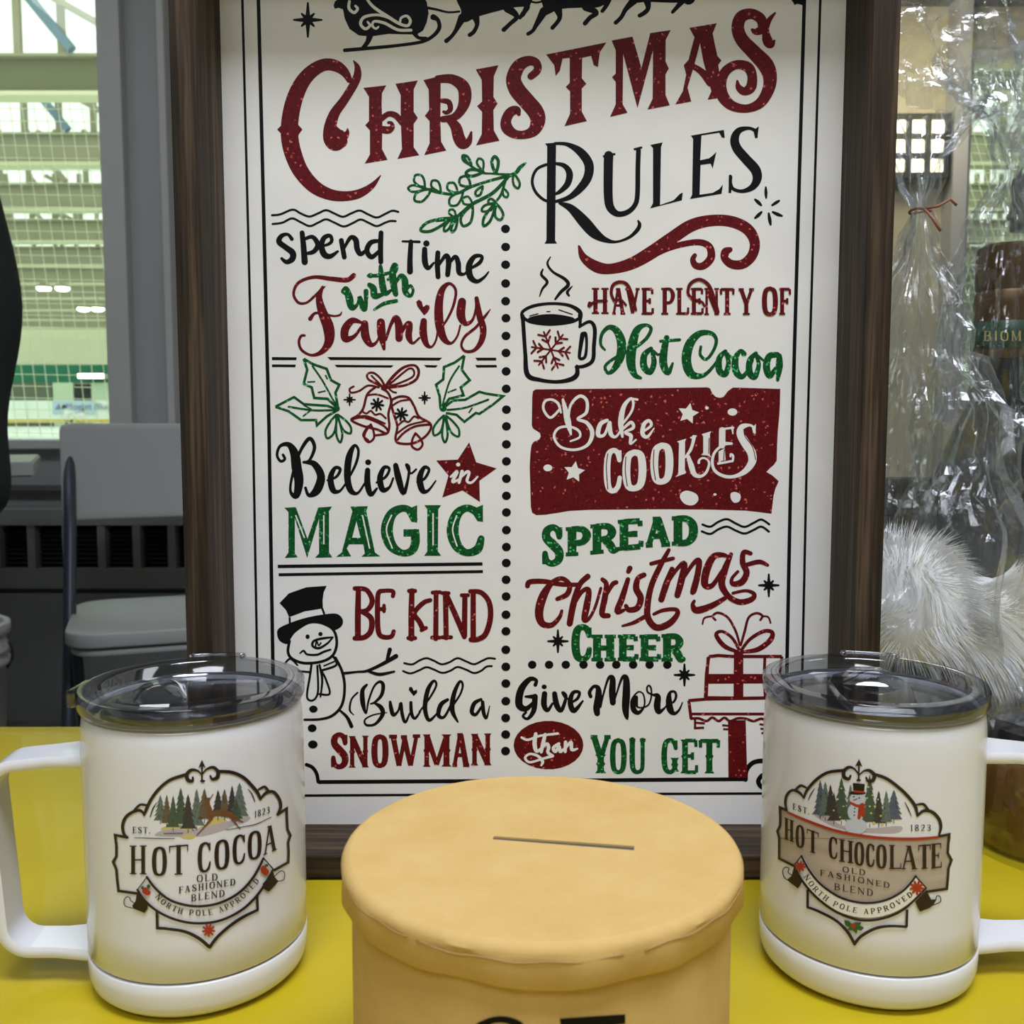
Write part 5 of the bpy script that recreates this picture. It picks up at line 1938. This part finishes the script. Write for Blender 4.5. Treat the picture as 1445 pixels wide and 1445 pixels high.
# ================================================================ MUGS
mat('enamel_white', (228, 228, 231), 0.16, spec=0.5, coat=0.2)
mat('band_white', (226, 225, 224), 0.24)
mat('steel_liner', (186, 186, 190), 0.38, metal=1.0)
mat('gasket_grey', (138, 138, 140), 0.4)
glass_mat('clear_plastic', (224, 226, 229), 0.12)
_g = [n for n in MATS['clear_plastic'].node_tree.nodes if n.type == 'BSDF_GLOSSY'][0]
_g.inputs['Roughness'].default_value = 0.07
def mug(cx, cy, ang, label, art, slider_rot, tab_ang):
    t = empty('travel_mug', (cx, cy, TZ), label, 'mug')
    n = 128
    K = 1.04
    S = lambda pr_: [(r, z * K) for r, z in pr_]
    MB().lathe(S([(.0424, .0158), (.0431, .0164), (.0433, .03), (.0433, .094), (.0430, .102), (.0424, .1064), (.0414, .1086), (.0400, .1086), (.0396, .1065)]), cx, cy, TZ, n).build('body', 'enamel_white', t, smooth=True)
    MB().lathe(S([(0, .0012), (.0375, .0012), (.0402, .0019), (.0421, .0038), (.0430, .0068), (.0433, .0105), (.0433, .0147), (.0429, .0151), (.0415, .0154)]), cx, cy, TZ, n).build('base_band', 'band_white', t, smooth=True)
    MB().lathe(S([(.0397, .107), (.0392, .102), (.0385, .02), (.036, .012), (0, .011)]), cx, cy, TZ, n).build('liner', 'steel_liner', t, smooth=True)
    # handle: flat band swept round a rounded rectangle
    ca, sa = cos(ang), sin(ang)
    path = [(.0415, .0885)]
    R = .011
    def arc(c0, c1, a0, a1):
        for k in range(9):
            q = a0 + (a1 - a0) * k / 8
            path.append((c0 + R * cos(q), c1 + R * sin(q)))
    path.append((.055, .0880))
    arc(.0790 - R, .0870 - R, pi / 2, 0)
    arc(.0755 - R, .0132 + R, 0, -pi / 2)
    path.append((.055, .0127))
    path.append((.0415, .0122))
    hw, ht_ = .0092, .0022
    sec = [(-hw, -ht_ * .45), (-hw * .93, -ht_), (hw * .93, -ht_), (hw, -ht_ * .45), (hw, ht_ * .45), (hw * .93, ht_), (-hw * .93, ht_), (-hw, ht_ * .45)]
    vs, fs = [], []
    for i, (r, z) in enumerate(path):
        a, b = path[max(i - 1, 0)], path[min(i + 1, len(path) - 1)]
        d = Vector((b[0] - a[0], b[1] - a[1])).normalized()
        nx_, nz_ = -d.y, d.x
        flare = 1 + .35 * max(0, (.05 - r) / .009)
        for s_, q in sec:
            rr, zz = r + nx_ * q, z + nz_ * q
            vs.append((cx + ca * rr - sa * s_ * flare, cy + sa * rr + ca * s_ * flare, TZ + zz * K))
    k = len(sec)
    for i in range(len(path) - 1):
        for q in range(k):
            fs.append((i * k + q, i * k + (q + 1) % k, (i + 1) * k + (q + 1) % k, (i + 1) * k + q))
    fs.append(tuple(range(k)))
    fs.append(tuple(range((len(path) - 1) * k, len(path) * k))[::-1])
    smooth_by_angle(MB().add(vs, fs).build('handle', 'enamel_white', t), 40)
    # clear lid: skirt ring with well
    lid = smooth_by_angle(MB().lathe(S([(0, .1082), (.0345, .1082), (.0355, .1064), (.0388, .1064), (.0397, .1094), (.0436, .1094), (.0441, .1106), (.0441, .1150), (.0435, .1160), (.0378, .1160), (.0366, .1152), (.0356, .1112), (.0344, .1100), (0, .1100)][::-1]), cx, cy, TZ, n).build('lid', 'clear_plastic', t), 45)
    MB().lathe(S([(.0402, .1086), (.0430, .1087), (.0434, .1090), (.0433, .1094), (.0402, .1094)]), cx, cy, TZ, n, True).build('gasket', 'gasket_grey', lid, smooth=False)
    # rib band on the rim
    rm = MB()
    for kx in (-1, 1):
        a0 = tab_ang + kx * .28
        for q in range(2):
            pass
        rm.tube([(cx + .0432 * cos(a0), cy + .0432 * sin(a0), TZ + .1165 * K), (cx + .0405 * cos(a0), cy + .0405 * sin(a0), TZ + .1165 * K)], .0009, 8)
    rm.tube([(cx + .0432 * cos(tab_ang - .28 + .56 * q / 10), cy + .0432 * sin(tab_ang - .28 + .56 * q / 10), TZ + .1168 * K) for q in range(11)], .0009, 8)
    rm.build('rim_rib', 'clear_plastic', lid, smooth=True)
    # slider with raised thumb ridge
    cs, ss = cos(slider_rot), sin(slider_rot)
    def L2(a, b, z):
        return (cx + a * cs - b * ss, cy + a * ss + b * cs, TZ + z * K)
    sl = MB()
    outline = [(-.030, -.0115), (-.012, -.0150), (.010, -.0170), (.021, -.0145), (.028, -.008), (.030, 0), (.028, .008), (.021, .0145), (.010, .0170), (-.012, .0150), (-.030, .0115)]
    vs = [L2(a, b, .1102) for a, b in outline] + [L2(a * .97, b * .94, .1118) for a, b in outline]
    kk = len(outline)
    sl.add(vs, [tuple(range(kk))[::-1], tuple(range(kk, 2 * kk))] + [(i, (i + 1) % kk, kk + (i + 1) % kk, kk + i) for i in range(kk)])
    slo = sl.build('slider', 'clear_plastic', lid)
    rg = MB()
    npf, nw = 13, 9
    vs, fs = [], []
    for q in range(npf):
        f = q / (npf - 1)
        for w_ in range(nw):
            g_ = -1 + 2 * w_ / (nw - 1)
            a_ = .003 + .020 * f
            vs.append(L2(a_, g_ * (.0115 - .003 * f), (.1120 + .0052 * sin(pi * f) ** .8 * (1 - .55 * g_ ** 4))))
    for q in range(npf - 1):
        for w_ in range(nw - 1):
            o_ = q * nw + w_
            fs.append((o_, o_ + 1, o_ + nw + 1, o_ + nw))
    rg.add(vs, fs)
    rg.build('thumb_ridge', 'clear_plastic', lid, smooth=True)
    pr = Print(cyl_proj(cx, cy, .0433), .00004, 1.5e-6, 3.0)
    def em(name, lb):
        mesh_obj(name, pr.v, pr.f, pr.mats, t, pr.mi, smooth=True, label=lb)
    run_art(art, pr, em)
    return t, lid
MLX, MLY = -.1294, .3958
MRX, MRY = .1486, .4007
tL, lidL = mug(MLX, MLY, pi + radians(6), 'white mug reading HOT COCOA with its handle on the left', ART_LEFT, radians(200), pi * .52)
tR, lidR = mug(MRX, MRY, radians(-6), 'white mug reading HOT CHOCOLATE with its handle on the right', ART_RIGHT, radians(78), pi * .40)
# small opening tab sticking out of the left lid
aa = pi + radians(4)
MB().box(MLX - .0472, MLX - .0430, MLY - .012, MLY + .006, TZ + .1125, TZ + .1198, .0014).build('tab', 'clear_plastic', lidL, smooth=False)

# ================================================================ ROUND BALLOT BOX
m = mat('kraft_board', (214, 184, 128), 0.75, spec=0.2)
mp = coords(m)
n1 = N(m, 'ShaderNodeTexNoise', Scale=55, Detail=8, Roughness=0.7)
n2 = N(m, 'ShaderNodeTexVoronoi', Scale=95)
n3 = N(m, 'ShaderNodeTexNoise', Scale=260, Detail=3)
for q in (n1, n2, n3):
    lk(m, mp, 'Vector', q, 'Vector')
r1 = ramp(m, [(0.3, (206, 170, 102)), (0.7, (218, 184, 118))])
lk(m, n1, 'Fac', r1, 'Fac')
r2 = ramp(m, [(0.0, (150, 118, 72)), (0.035, (255, 255, 255))])
lk(m, n2, 'Distance', r2, 'Fac')
mx = N(m, 'ShaderNodeMixRGB', _blend_type='MULTIPLY')
mx.inputs['Fac'].default_value = .6
lk(m, r1, 'Color', mx, 'Color1')
lk(m, r2, 'Color', mx, 'Color2')
lk(m, mx, 'Color', bsdf(m), 'Base Color')
b = N(m, 'ShaderNodeBump', Strength=0.25, Distance=0.0006)
lk(m, n3, 'Fac', b, 'Height')
lk(m, b, 'Normal', bsdf(m), 'Normal')
mat('slot_shade', (84, 80, 74), 0.8)  # sheet in the lid slot, with the shade of the opening as its colour
BX, BYC, BR, BT = .0088, .2945, .0604, .847 - .1275
bxo = empty('ballot_box', (BX, BYC, TZ), 'round tan papier-mache box with a slot cut in its lid', 'box')
MB().lathe([(0, 0.0012), (.0558, .0012), (.0575, .003), (.0575, BT - TZ - .004), (.0558, BT - TZ - .004), (.0558, .004), (0, .004)], BX, BYC, TZ, 96).build('base', 'kraft_board', bxo, smooth=False)
smooth_by_angle(bxo.children[-1], 40)
def at_z(u, v, z):
    d = ray(u, v)
    return Vector((0, 0, CAM_Z)) + d * ((z - CAM_Z) / d.z)
s0, s1 = at_z(696, 1182, BT), at_z(895, 1196.5, BT)
dv = (s1 - s0).normalized()
nv = Vector((-dv.y, dv.x, 0))
hwid = .0012
slot = [s0 - nv * hwid, s1 - nv * hwid * 1.4, s1 + nv * hwid * 1.2, s0 + nv * hwid]
nseg = 128
def wob(a):
    return 1 + .0035 * sin(3 * a + 1) + .002 * sin(7 * a)
outer = [Vector((BX + (BR - .0022) * wob(2 * pi * i / nseg) * cos(2 * pi * i / nseg), BYC + (BR - .0022) * wob(2 * pi * i / nseg) * sin(2 * pi * i / nseg), BT)) for i in range(nseg)]
tr = tessellate_polygon([outer, slot[::-1]])
allp = outer + slot[::-1]
vs = [tuple(p) for p in allp]
fs = [tuple(t_) for t_ in tr]
prof = [(-.0022, 0), (-.0012, -.0003), (-.0003, -.0011), (.0004, -.0024), (.0, -.0045), (.0002, -.0108), (-.0008, -.0118), (-.0022, -.0114), (-.0022, -.0020)]
base = len(vs)
for dr, dz in prof[1:]:
    for i in range(nseg):
        a = 2 * pi * i / nseg
        rr = (BR + dr) * wob(a) + (.0003 * sin(17 * a) + .0003 * sin(5 * a + 2) if dz < -.003 else 0)
        vs.append((BX + rr * cos(a), BYC + rr * sin(a), BT + dz + (.0004 * sin(9 * a) if dz < -.01 else 0)))
for i in range(nseg):
    j = (i + 1) % nseg
    fs.append((i, j, base + j, base + i))
    for k in range(len(prof) - 2):
        a0 = base + k * nseg
        fs.append((a0 + i, a0 + j, a0 + nseg + j, a0 + nseg + i))
k0 = len(vs)
for p in slot[::-1]:
    vs.append((p.x, p.y, p.z - .0018))
for i in range(4):
    j = (i + 1) % 4
    fs.append((len(outer) + i, len(outer) + j, k0 + j, k0 + i))
ld = smooth_by_angle(mesh_obj('lid', vs, fs, 'kraft_board', bxo), 50)
mesh_obj('slot', [(p.x, p.y, p.z - .0006) for p in slot] , [(0, 1, 2, 3)], 'slot_shade', ld, label='dark sheet standing for the shade inside the slot')
# torn paper seam line along the lip: slightly proud strip
seam = MB()
for (a0, a1, zz) in ((-2.75, -2.2, -.0036), (-2.15, -1.25, -.0042), (-1.15, -.35, -.0038)):
    pts = []
    for i in range(25):
        a = a0 + (a1 - a0) * i / 24
        pts.append((BX + (BR + .00035) * wob(a) * cos(a), BYC + (BR + .00035) * wob(a) * sin(a), BT + zz + .0003 * sin(a * 23)))
    seam.tube(pts, .00022, 5)
mat('kraft_edge', (176, 142, 88), 0.8)
seam.build('paper_seam', 'kraft_edge', ld, smooth=True)
PB = Print(cyl_proj(BX, BYC, .0575), .00015, 2e-6, 4.0)
PB.start(['black'])
PB.stroke([(664, 1490, 11), (666, 1458, 11), (690, 1441, 9), (715, 1439, 9), (736, 1450, 11), (742, 1478, 12), (738, 1500, 12)])
PB.fill([(790, 1437), (882, 1431), (882, 1444), (836, 1449), (828, 1500), (812, 1500), (818, 1451), (792, 1452)])
mesh_obj('lettering', PB.v, PB.f, PB.mats, bxo, PB.mi, smooth=True, label='black lettering')

# ================================================================ WRAPPED GIFTS
def film_mat(name, tint, base_f, haze=0.06, rough=0.12, scale=60):
    m = bpy.data.materials.new(name)
    m.use_nodes = True
    nt = m.node_tree
    nt.nodes.clear()
    out = nt.nodes.new('ShaderNodeOutputMaterial')
    tr = nt.nodes.new('ShaderNodeBsdfTransparent')
    tr.inputs[0].default_value = (*lin(tint), 1)
    gl = nt.nodes.new('ShaderNodeBsdfGlossy')
    gl.inputs['Roughness'].default_value = rough
    gl.inputs[0].default_value = (.95, .97, 1, 1)
    df = nt.nodes.new('ShaderNodeBsdfTranslucent')
    df.inputs[0].default_value = (.9, .9, .9, 1)
    lw = nt.nodes.new('ShaderNodeLayerWeight')
    lw.inputs['Blend'].default_value = 0.5
    ma = nt.nodes.new('ShaderNodeMath')
    ma.operation = 'MULTIPLY_ADD'
    ma.inputs[1].default_value = 0.55
    ma.inputs[2].default_value = base_f
    mx = nt.nodes.new('ShaderNodeMixShader')
    mx2 = nt.nodes.new('ShaderNodeMixShader')
    mx2.inputs[0].default_value = haze
    tc = nt.nodes.new('ShaderNodeTexCoord')
    no = nt.nodes.new('ShaderNodeTexNoise')
    no.inputs['Scale'].default_value = scale
    no.inputs['Detail'].default_value = 6
    no.inputs['Distortion'].default_value = 1.2
    bp = nt.nodes.new('ShaderNodeBump')
    bp.inputs['Strength'].default_value = 0.3
    bp.inputs['Distance'].default_value = 0.004
    L = nt.links.new
    L(tc.outputs['Object'], no.inputs['Vector'])
    L(no.outputs['Fac'], bp.inputs['Height'])
    L(bp.outputs[0], gl.inputs['Normal'])
    pw = nt.nodes.new('ShaderNodeMath')
    pw.operation = 'POWER'
    pw.inputs[1].default_value = 2.5
    L(lw.outputs['Facing'], pw.inputs[0])
    L(pw.outputs[0], ma.inputs[0])
    L(ma.outputs[0], mx.inputs[0])
    L(tr.outputs[0], mx.inputs[1])
    L(gl.outputs[0], mx.inputs[2])
    L(mx.outputs[0], mx2.inputs[1])
    L(df.outputs[0], mx2.inputs[2])
    L(mx2.outputs[0], out.inputs[0])
    MATS[name] = m
mat('plush_black', (16, 18, 22), 0.6)
film_mat('cellophane', (250, 251, 252), 0.07)
film_mat('cellophane_dense', (246, 248, 250), 0.13, 0.13)

def facet(p, s, seed=0.0):
    """planar facets meeting in sharp creases"""
    q = Vector((p[0] * s + seed, p[1] * s, p[2] * s))
    d, pts = noise.voronoi(q)
    c = pts[0]
    n_ = noise.noise_vector(c * 3.7)
    return (q - c).dot(n_) * 1.6 + noise.noise(c * 2.1) * .35

def film_bag(cx, cy, z0, prof, seed, folds=9, amp=.2, crumple=.006, n=150, rows=90):
    """a gathered film bag: radius profile (t, r) with pleats that sharpen toward the tie"""
    rnd = random.Random(seed)
    ph = [rnd.random() * 6.28 for _ in range(6)]
    def R(z):
        for i in range(len(prof) - 1):
            if prof[i][0] <= z <= prof[i + 1][0]:
                f = (z - prof[i][0]) / (prof[i + 1][0] - prof[i][0])
                f = f * f * (3 - 2 * f)
                return prof[i][1] * (1 - f) + prof[i + 1][1] * f
        return prof[-1][1]
    H = prof[-1][0]
    vs, fs = [], []
    for j in range(rows + 1):
        z = H * j / rows
        r = R(z)
        for i in range(n):
            a = 2 * pi * i / n
            pl_ = sum(abs(sin((folds + k * 3) * a / 2 + ph[k] + z * (4 + 3 * k))) / (k + 1) for k in range(3)) - .9
            nz = noise.noise(Vector((cos(a) * 2.2 + seed, sin(a) * 2.2, z * 28)))
            nz2 = facet((cos(a), sin(a), z * 10), 1.9, seed) * 4 + facet((cos(a), sin(a), z * 10), 4.5, seed + 3) * 1.2
            rr = r * (1 + amp * pl_) + crumple * nz * 1.4 + crumple * .42 * nz2
            rr = max(rr, .002)
            vs.append((cx + rr * cos(a), cy + rr * sin(a), z0 + z + crumple * .5 * nz))
    for j in range(rows):
        for i in range(n):
            q = (i + 1) % n
            a, b, c, d = j * n + i, j * n + q, (j + 1) * n + q, (j + 1) * n + i
            if (i + j) % 2:
                fs += [(a, b, c), (a, c, d)]
            else:
                fs += [(a, b, d), (b, c, d)]
    return vs, fs

# -- dark bottle with gold capsule in film
BOX, BOY = .3155, .64
bt = empty('wrapped_bottle', (BOX, BOY, TZ), 'dark bottle with a gold capsule and green neck band wrapped in clear film', 'bottle')
mat('bottle_glass', (8, 12, 10), 0.08, coat=.5)
mat('gold_foil', (86, 58, 18), 0.35, metal=0.5)
mat('band_green', (22, 62, 40), 0.4)
mat('gold_ink', (190, 170, 100), 0.4)
MB().lathe([(0, .0012), (.038, .0012), (.0425, .006), (.0425, .168), (.040, .192), (.031, .218), (.0225, .236), (.0204, .25), (.0199, .270)], BOX, BOY, TZ, 64).build('glass', 'bottle_glass', bt, smooth=True)
cp = smooth_by_angle(MB().lathe([(.0203, .266), (.0205, .270), (.0203, .300), (.0196, .307), (.0186, .3085), (.0192, .3095), (.0197, .311), (.0200, .326), (.0192, .3355), (.0165, .3375), (0, .338)], BOX, BOY, TZ, 48).build('capsule', 'gold_foil', bt), 35)
MB().lathe([(.0206, .2722), (.02085, .2724), (.02085, .2888), (.0206, .289)], BOX, BOY, TZ, 48).build('neck_band', 'band_green', bt, smooth=True)
PN = Print(cyl_proj(BOX, BOY, .02085), .00015, 2e-6, 3.0)
PN.start(['gold_ink'])
for k, chx in enumerate('BIOM'):
    xa = (1388, 1403, 1411, 1427)[k]
    PN.glyph(chx, quadmap(xa, xa + (6, 5, 13, 14)[k] + (6 if k == 0 else 0), 467, 467, 481, 481), 2.2)
mesh_obj('lettering', PN.v, PN.f, PN.mats, bt.children[-1], PN.mi, smooth=True)
vs, fs = film_bag(BOX, BOY, TZ + .0015, [(0, .050), (.05, .054), (.17, .052), (.24, .040), (.30, .034), (.345, .024), (.38, .006), (.40, .012), (.46, .045)], 3, 10, .16, .006)
mesh_obj('film_wrap', vs, fs, 'cellophane', bt, label='clear crinkled film')

# black gift box behind the wrapped items
gb = empty('gift_box', (.37, .71, TZ), 'black gift box behind the wrapped bottle', 'box')
bx('carton', 'plush_black', .215, .56, .706, .734, TZ + .0012, TZ + .160, gb, bev=.002)
bx('lid', 'plush_black', .212, .563, .704, .736, TZ + .160, TZ + .186, gb, bev=.002)

# -- big flared film top reaching above the sign's right side
def film_sheet(corners, nx, nz, bow, seed, cr):
    A, B, C, D = [Vector(c) for c in corners]      # bottom-left, bottom-right, top-right, top-left
    vs, fs = [], []
    for j in range(nz + 1):
        for i in range(nx + 1):
            a, b = i / nx, j / nz
            p = (A * (1 - a) + B * a) * (1 - b) + (D * (1 - a) + C * a) * b
            fold = sin(a * 9 + b * 4 + seed) * .5 + abs(sin(a * 15 - b * 6 + seed * 2)) * .6
            nz_ = noise.noise(Vector((a * 7, b * 7, seed)))
            nz2 = facet((a, b, 0), 5.0, seed + 5) * 2.2 + facet((a, b, 0.4), 13.0, seed + 9) * (.6 + max(0, a - .4) * 1.6)
            rough = .4 + max(0, a - .35) * 2
            p += Vector((cr * nz_ * .5, -bow * sin(pi * a) * .6 - cr * (fold * .7 + nz_ * 1.3 + nz2 * .8 * rough), cr * .1 * nz2))
            vs.append(p)
    for j in range(nz):
        for i in range(nx):
            a, b, c, d = j * (nx + 1) + i, j * (nx + 1) + i + 1, (j + 1) * (nx + 1) + i + 1, (j + 1) * (nx + 1) + i
            fs += [(a, b, c), (a, c, d)] if (i * 7 + j * 3) % 2 else [(a, b, d), (b, c, d)]
    return vs, fs
wt = empty('film_bag', (.40, .60, TZ), 'tall clear film gift bag with wide flared top at the upper right', 'gift bag')
c1, c2 = at_y(1240, 132, .60), at_y(1475, 246, .62)
c3, c4 = at_y(1600, -170, .62), at_y(1240, -170, .58)
vs, fs = film_sheet((c1, c2, c3, c4), 130, 110, .02, 2.0, .009)
mesh_obj('flared_top', vs, fs, 'cellophane_dense', wt, label='flared sheet of clear film')
vs, fs = film_bag(.43, .60, TZ + .0015, [(0, .050), (.10, .052), (.25, .045), (.36, .012), (.40, .03)], 9, 8, .15, .006, 60, 30)
mesh_obj('pouch', vs, fs, 'cellophane', wt)
mat('gift_red', (120, 26, 30), 0.6)
g = empty('gift_tin', (.43, .60, TZ), 'dark red tin inside the tall clear bag', 'tin')
MB().lathe([(0, .003), (.036, .003), (.037, .006), (.037, .14), (.038, .142), (.038, .158), (.036, .16), (0, .161)], .43, .60, TZ, 48).build('can', 'gift_red', g)
smooth_by_angle(g.children[-1], 35)

# -- white fluffy item in a tied film bag
FX, FYY, FZ = .2300, .572, TZ + .117
ft = empty('fur_pompom', (FX, FYY, TZ), 'large fluffy white faux-fur pompom on a dark stem inside a clear tied bag', 'pompom')
mat('fur_white', (238, 238, 236), 0.9, spec=0.1)
mat('plush_dark', (30, 36, 34), 0.9)
MB().lathe([(0, .003), (.036, .003), (.040, .010), (.036, .05), (.028, .09), (.012, .11), (0, .112)], FX, FYY, TZ, 40).build('stem', 'plush_dark', ft, smooth=True)
core = MB().ellipsoid((FX, FYY, FZ), (.036, .034, .040), 32, 20)
core.ellipsoid((FX + .041, FYY - .004, FZ - .012), (.026, .026, .032), 24, 16)
core.build('fur_core', 'fur_white', ft, smooth=True)
rnd = random.Random(11)
hv, hf = [], []
for i in range(12000):
    second = rnd.random() < .42
    th, u_ = rnd.random() * 2 * pi, rnd.uniform(-1, 1)
    s_ = sqrt(1 - u_ * u_)
    nrm = Vector((s_ * cos(th), s_ * sin(th), u_))
    if second:
        c_, rx = Vector((FX + .041, FYY - .004, FZ - .012)), Vector((.026, .026, .032))
    else:
        c_, rx = Vector((FX, FYY, FZ)), Vector((.036, .034, .040))
    p = c_ + Vector((nrm.x * rx.x, nrm.y * rx.y, nrm.z * rx.z)) * .93
    cl_ = noise.noise_vector(p * 38)
    ln = rnd.uniform(.008, .019) * (1.25 if second else 1)
    d = (nrm + cl_ * .9 + Vector((.35 if second else 0, 0, -.25))).normalized()
    side = d.cross(Vector((0, 1, 0)))
    if side.length < .1:
        side = Vector((1, 0, 0))
    side.normalize()
    w = rnd.uniform(.00018, .00032)
    k = len(hv)
    q = p
    dd = d
    for sg_, ww_ in enumerate((1, .8, .5, .12)):
        hv += [q - side * w * ww_, q + side * w * ww_]
        dd = (dd + Vector((0, 0, -.22)) + cl_ * .15).normalized()
        q = q + dd * ln / 3
    for sg_ in range(3):
        hf.append((k + sg_ * 2, k + sg_ * 2 + 1, k + sg_ * 2 + 3, k + sg_ * 2 + 2))
fs_ = mesh_obj('fur_strands', hv, hf, 'fur_white', ft)
fs_['kind'] = 'stuff'
tb2 = empty('tied_bag', (FX, FYY, TZ), 'small clear film bag tied with a brown twist tie beside the sign', 'gift bag')
vs, fs = film_bag(FX, FYY, TZ + .0015, [(0, .046), (.06, .060), (.16, .060), (.22, .050), (.27, .030), (.325, .009), (.343, .003), (.36, .010), (.405, .030)], 5, 9, .14, .005)
mesh_obj('film_bag_wall', vs, fs, 'cellophane', tb2, label='clear crinkled film')
mat('twist_brown', (150, 100, 84), 0.5)
ty = MB()
ty.tube([(FX + .0055 * cos(a), FYY + .0055 * sin(a), TZ + .3445 + .0006 * sin(a * 2)) for a in [2 * pi * i / 20 for i in range(21)]], .0008, 6)
ty.tube([(FX, FYY - .006, TZ + .3445), (FX + .006, FYY - .010, TZ + .345), (FX + .013, FYY - .009, TZ + .349), (FX + .017, FYY - .008, TZ + .346)], .0008, 6)
ty.tube([(FX, FYY - .006, TZ + .3445), (FX + .003, FYY - .011, TZ + .338), (FX + .007, FYY - .012, TZ + .331)], .0008, 6)
ty.build('twist_tie', 'twist_brown', tb2, smooth=True)

# -- amber jar low at the right edge
jr = empty('amber_jar', (.285, .515, TZ), 'low amber jar wrapped in film behind the right mug handle', 'jar')
mat('amber', (104, 66, 14), 0.12, coat=.6)
MB().lathe([(0, .0012), (.031, .0012), (.034, .005), (.034, .040), (.031, .048), (.026, .051)], .285, .515, TZ, 48).build('glass', 'amber', jr, smooth=True)
smooth_by_angle(MB().lathe([(.0275, .050), (.0285, .051), (.0285, .063), (.0275, .0645), (0, .065)], .285, .515, TZ, 40).build('cap', 'black', jr), 35)
vs, fs = film_bag(.285, .515, TZ + .0015, [(0, .040), (.012, .0395), (.05, .037), (.068, .033), (.075, .012), (.085, .02)], 21, 8, .07, .002, 60, 22)
mesh_obj('film_wrap', vs, fs, 'cellophane', jr, label='clear crinkled film')
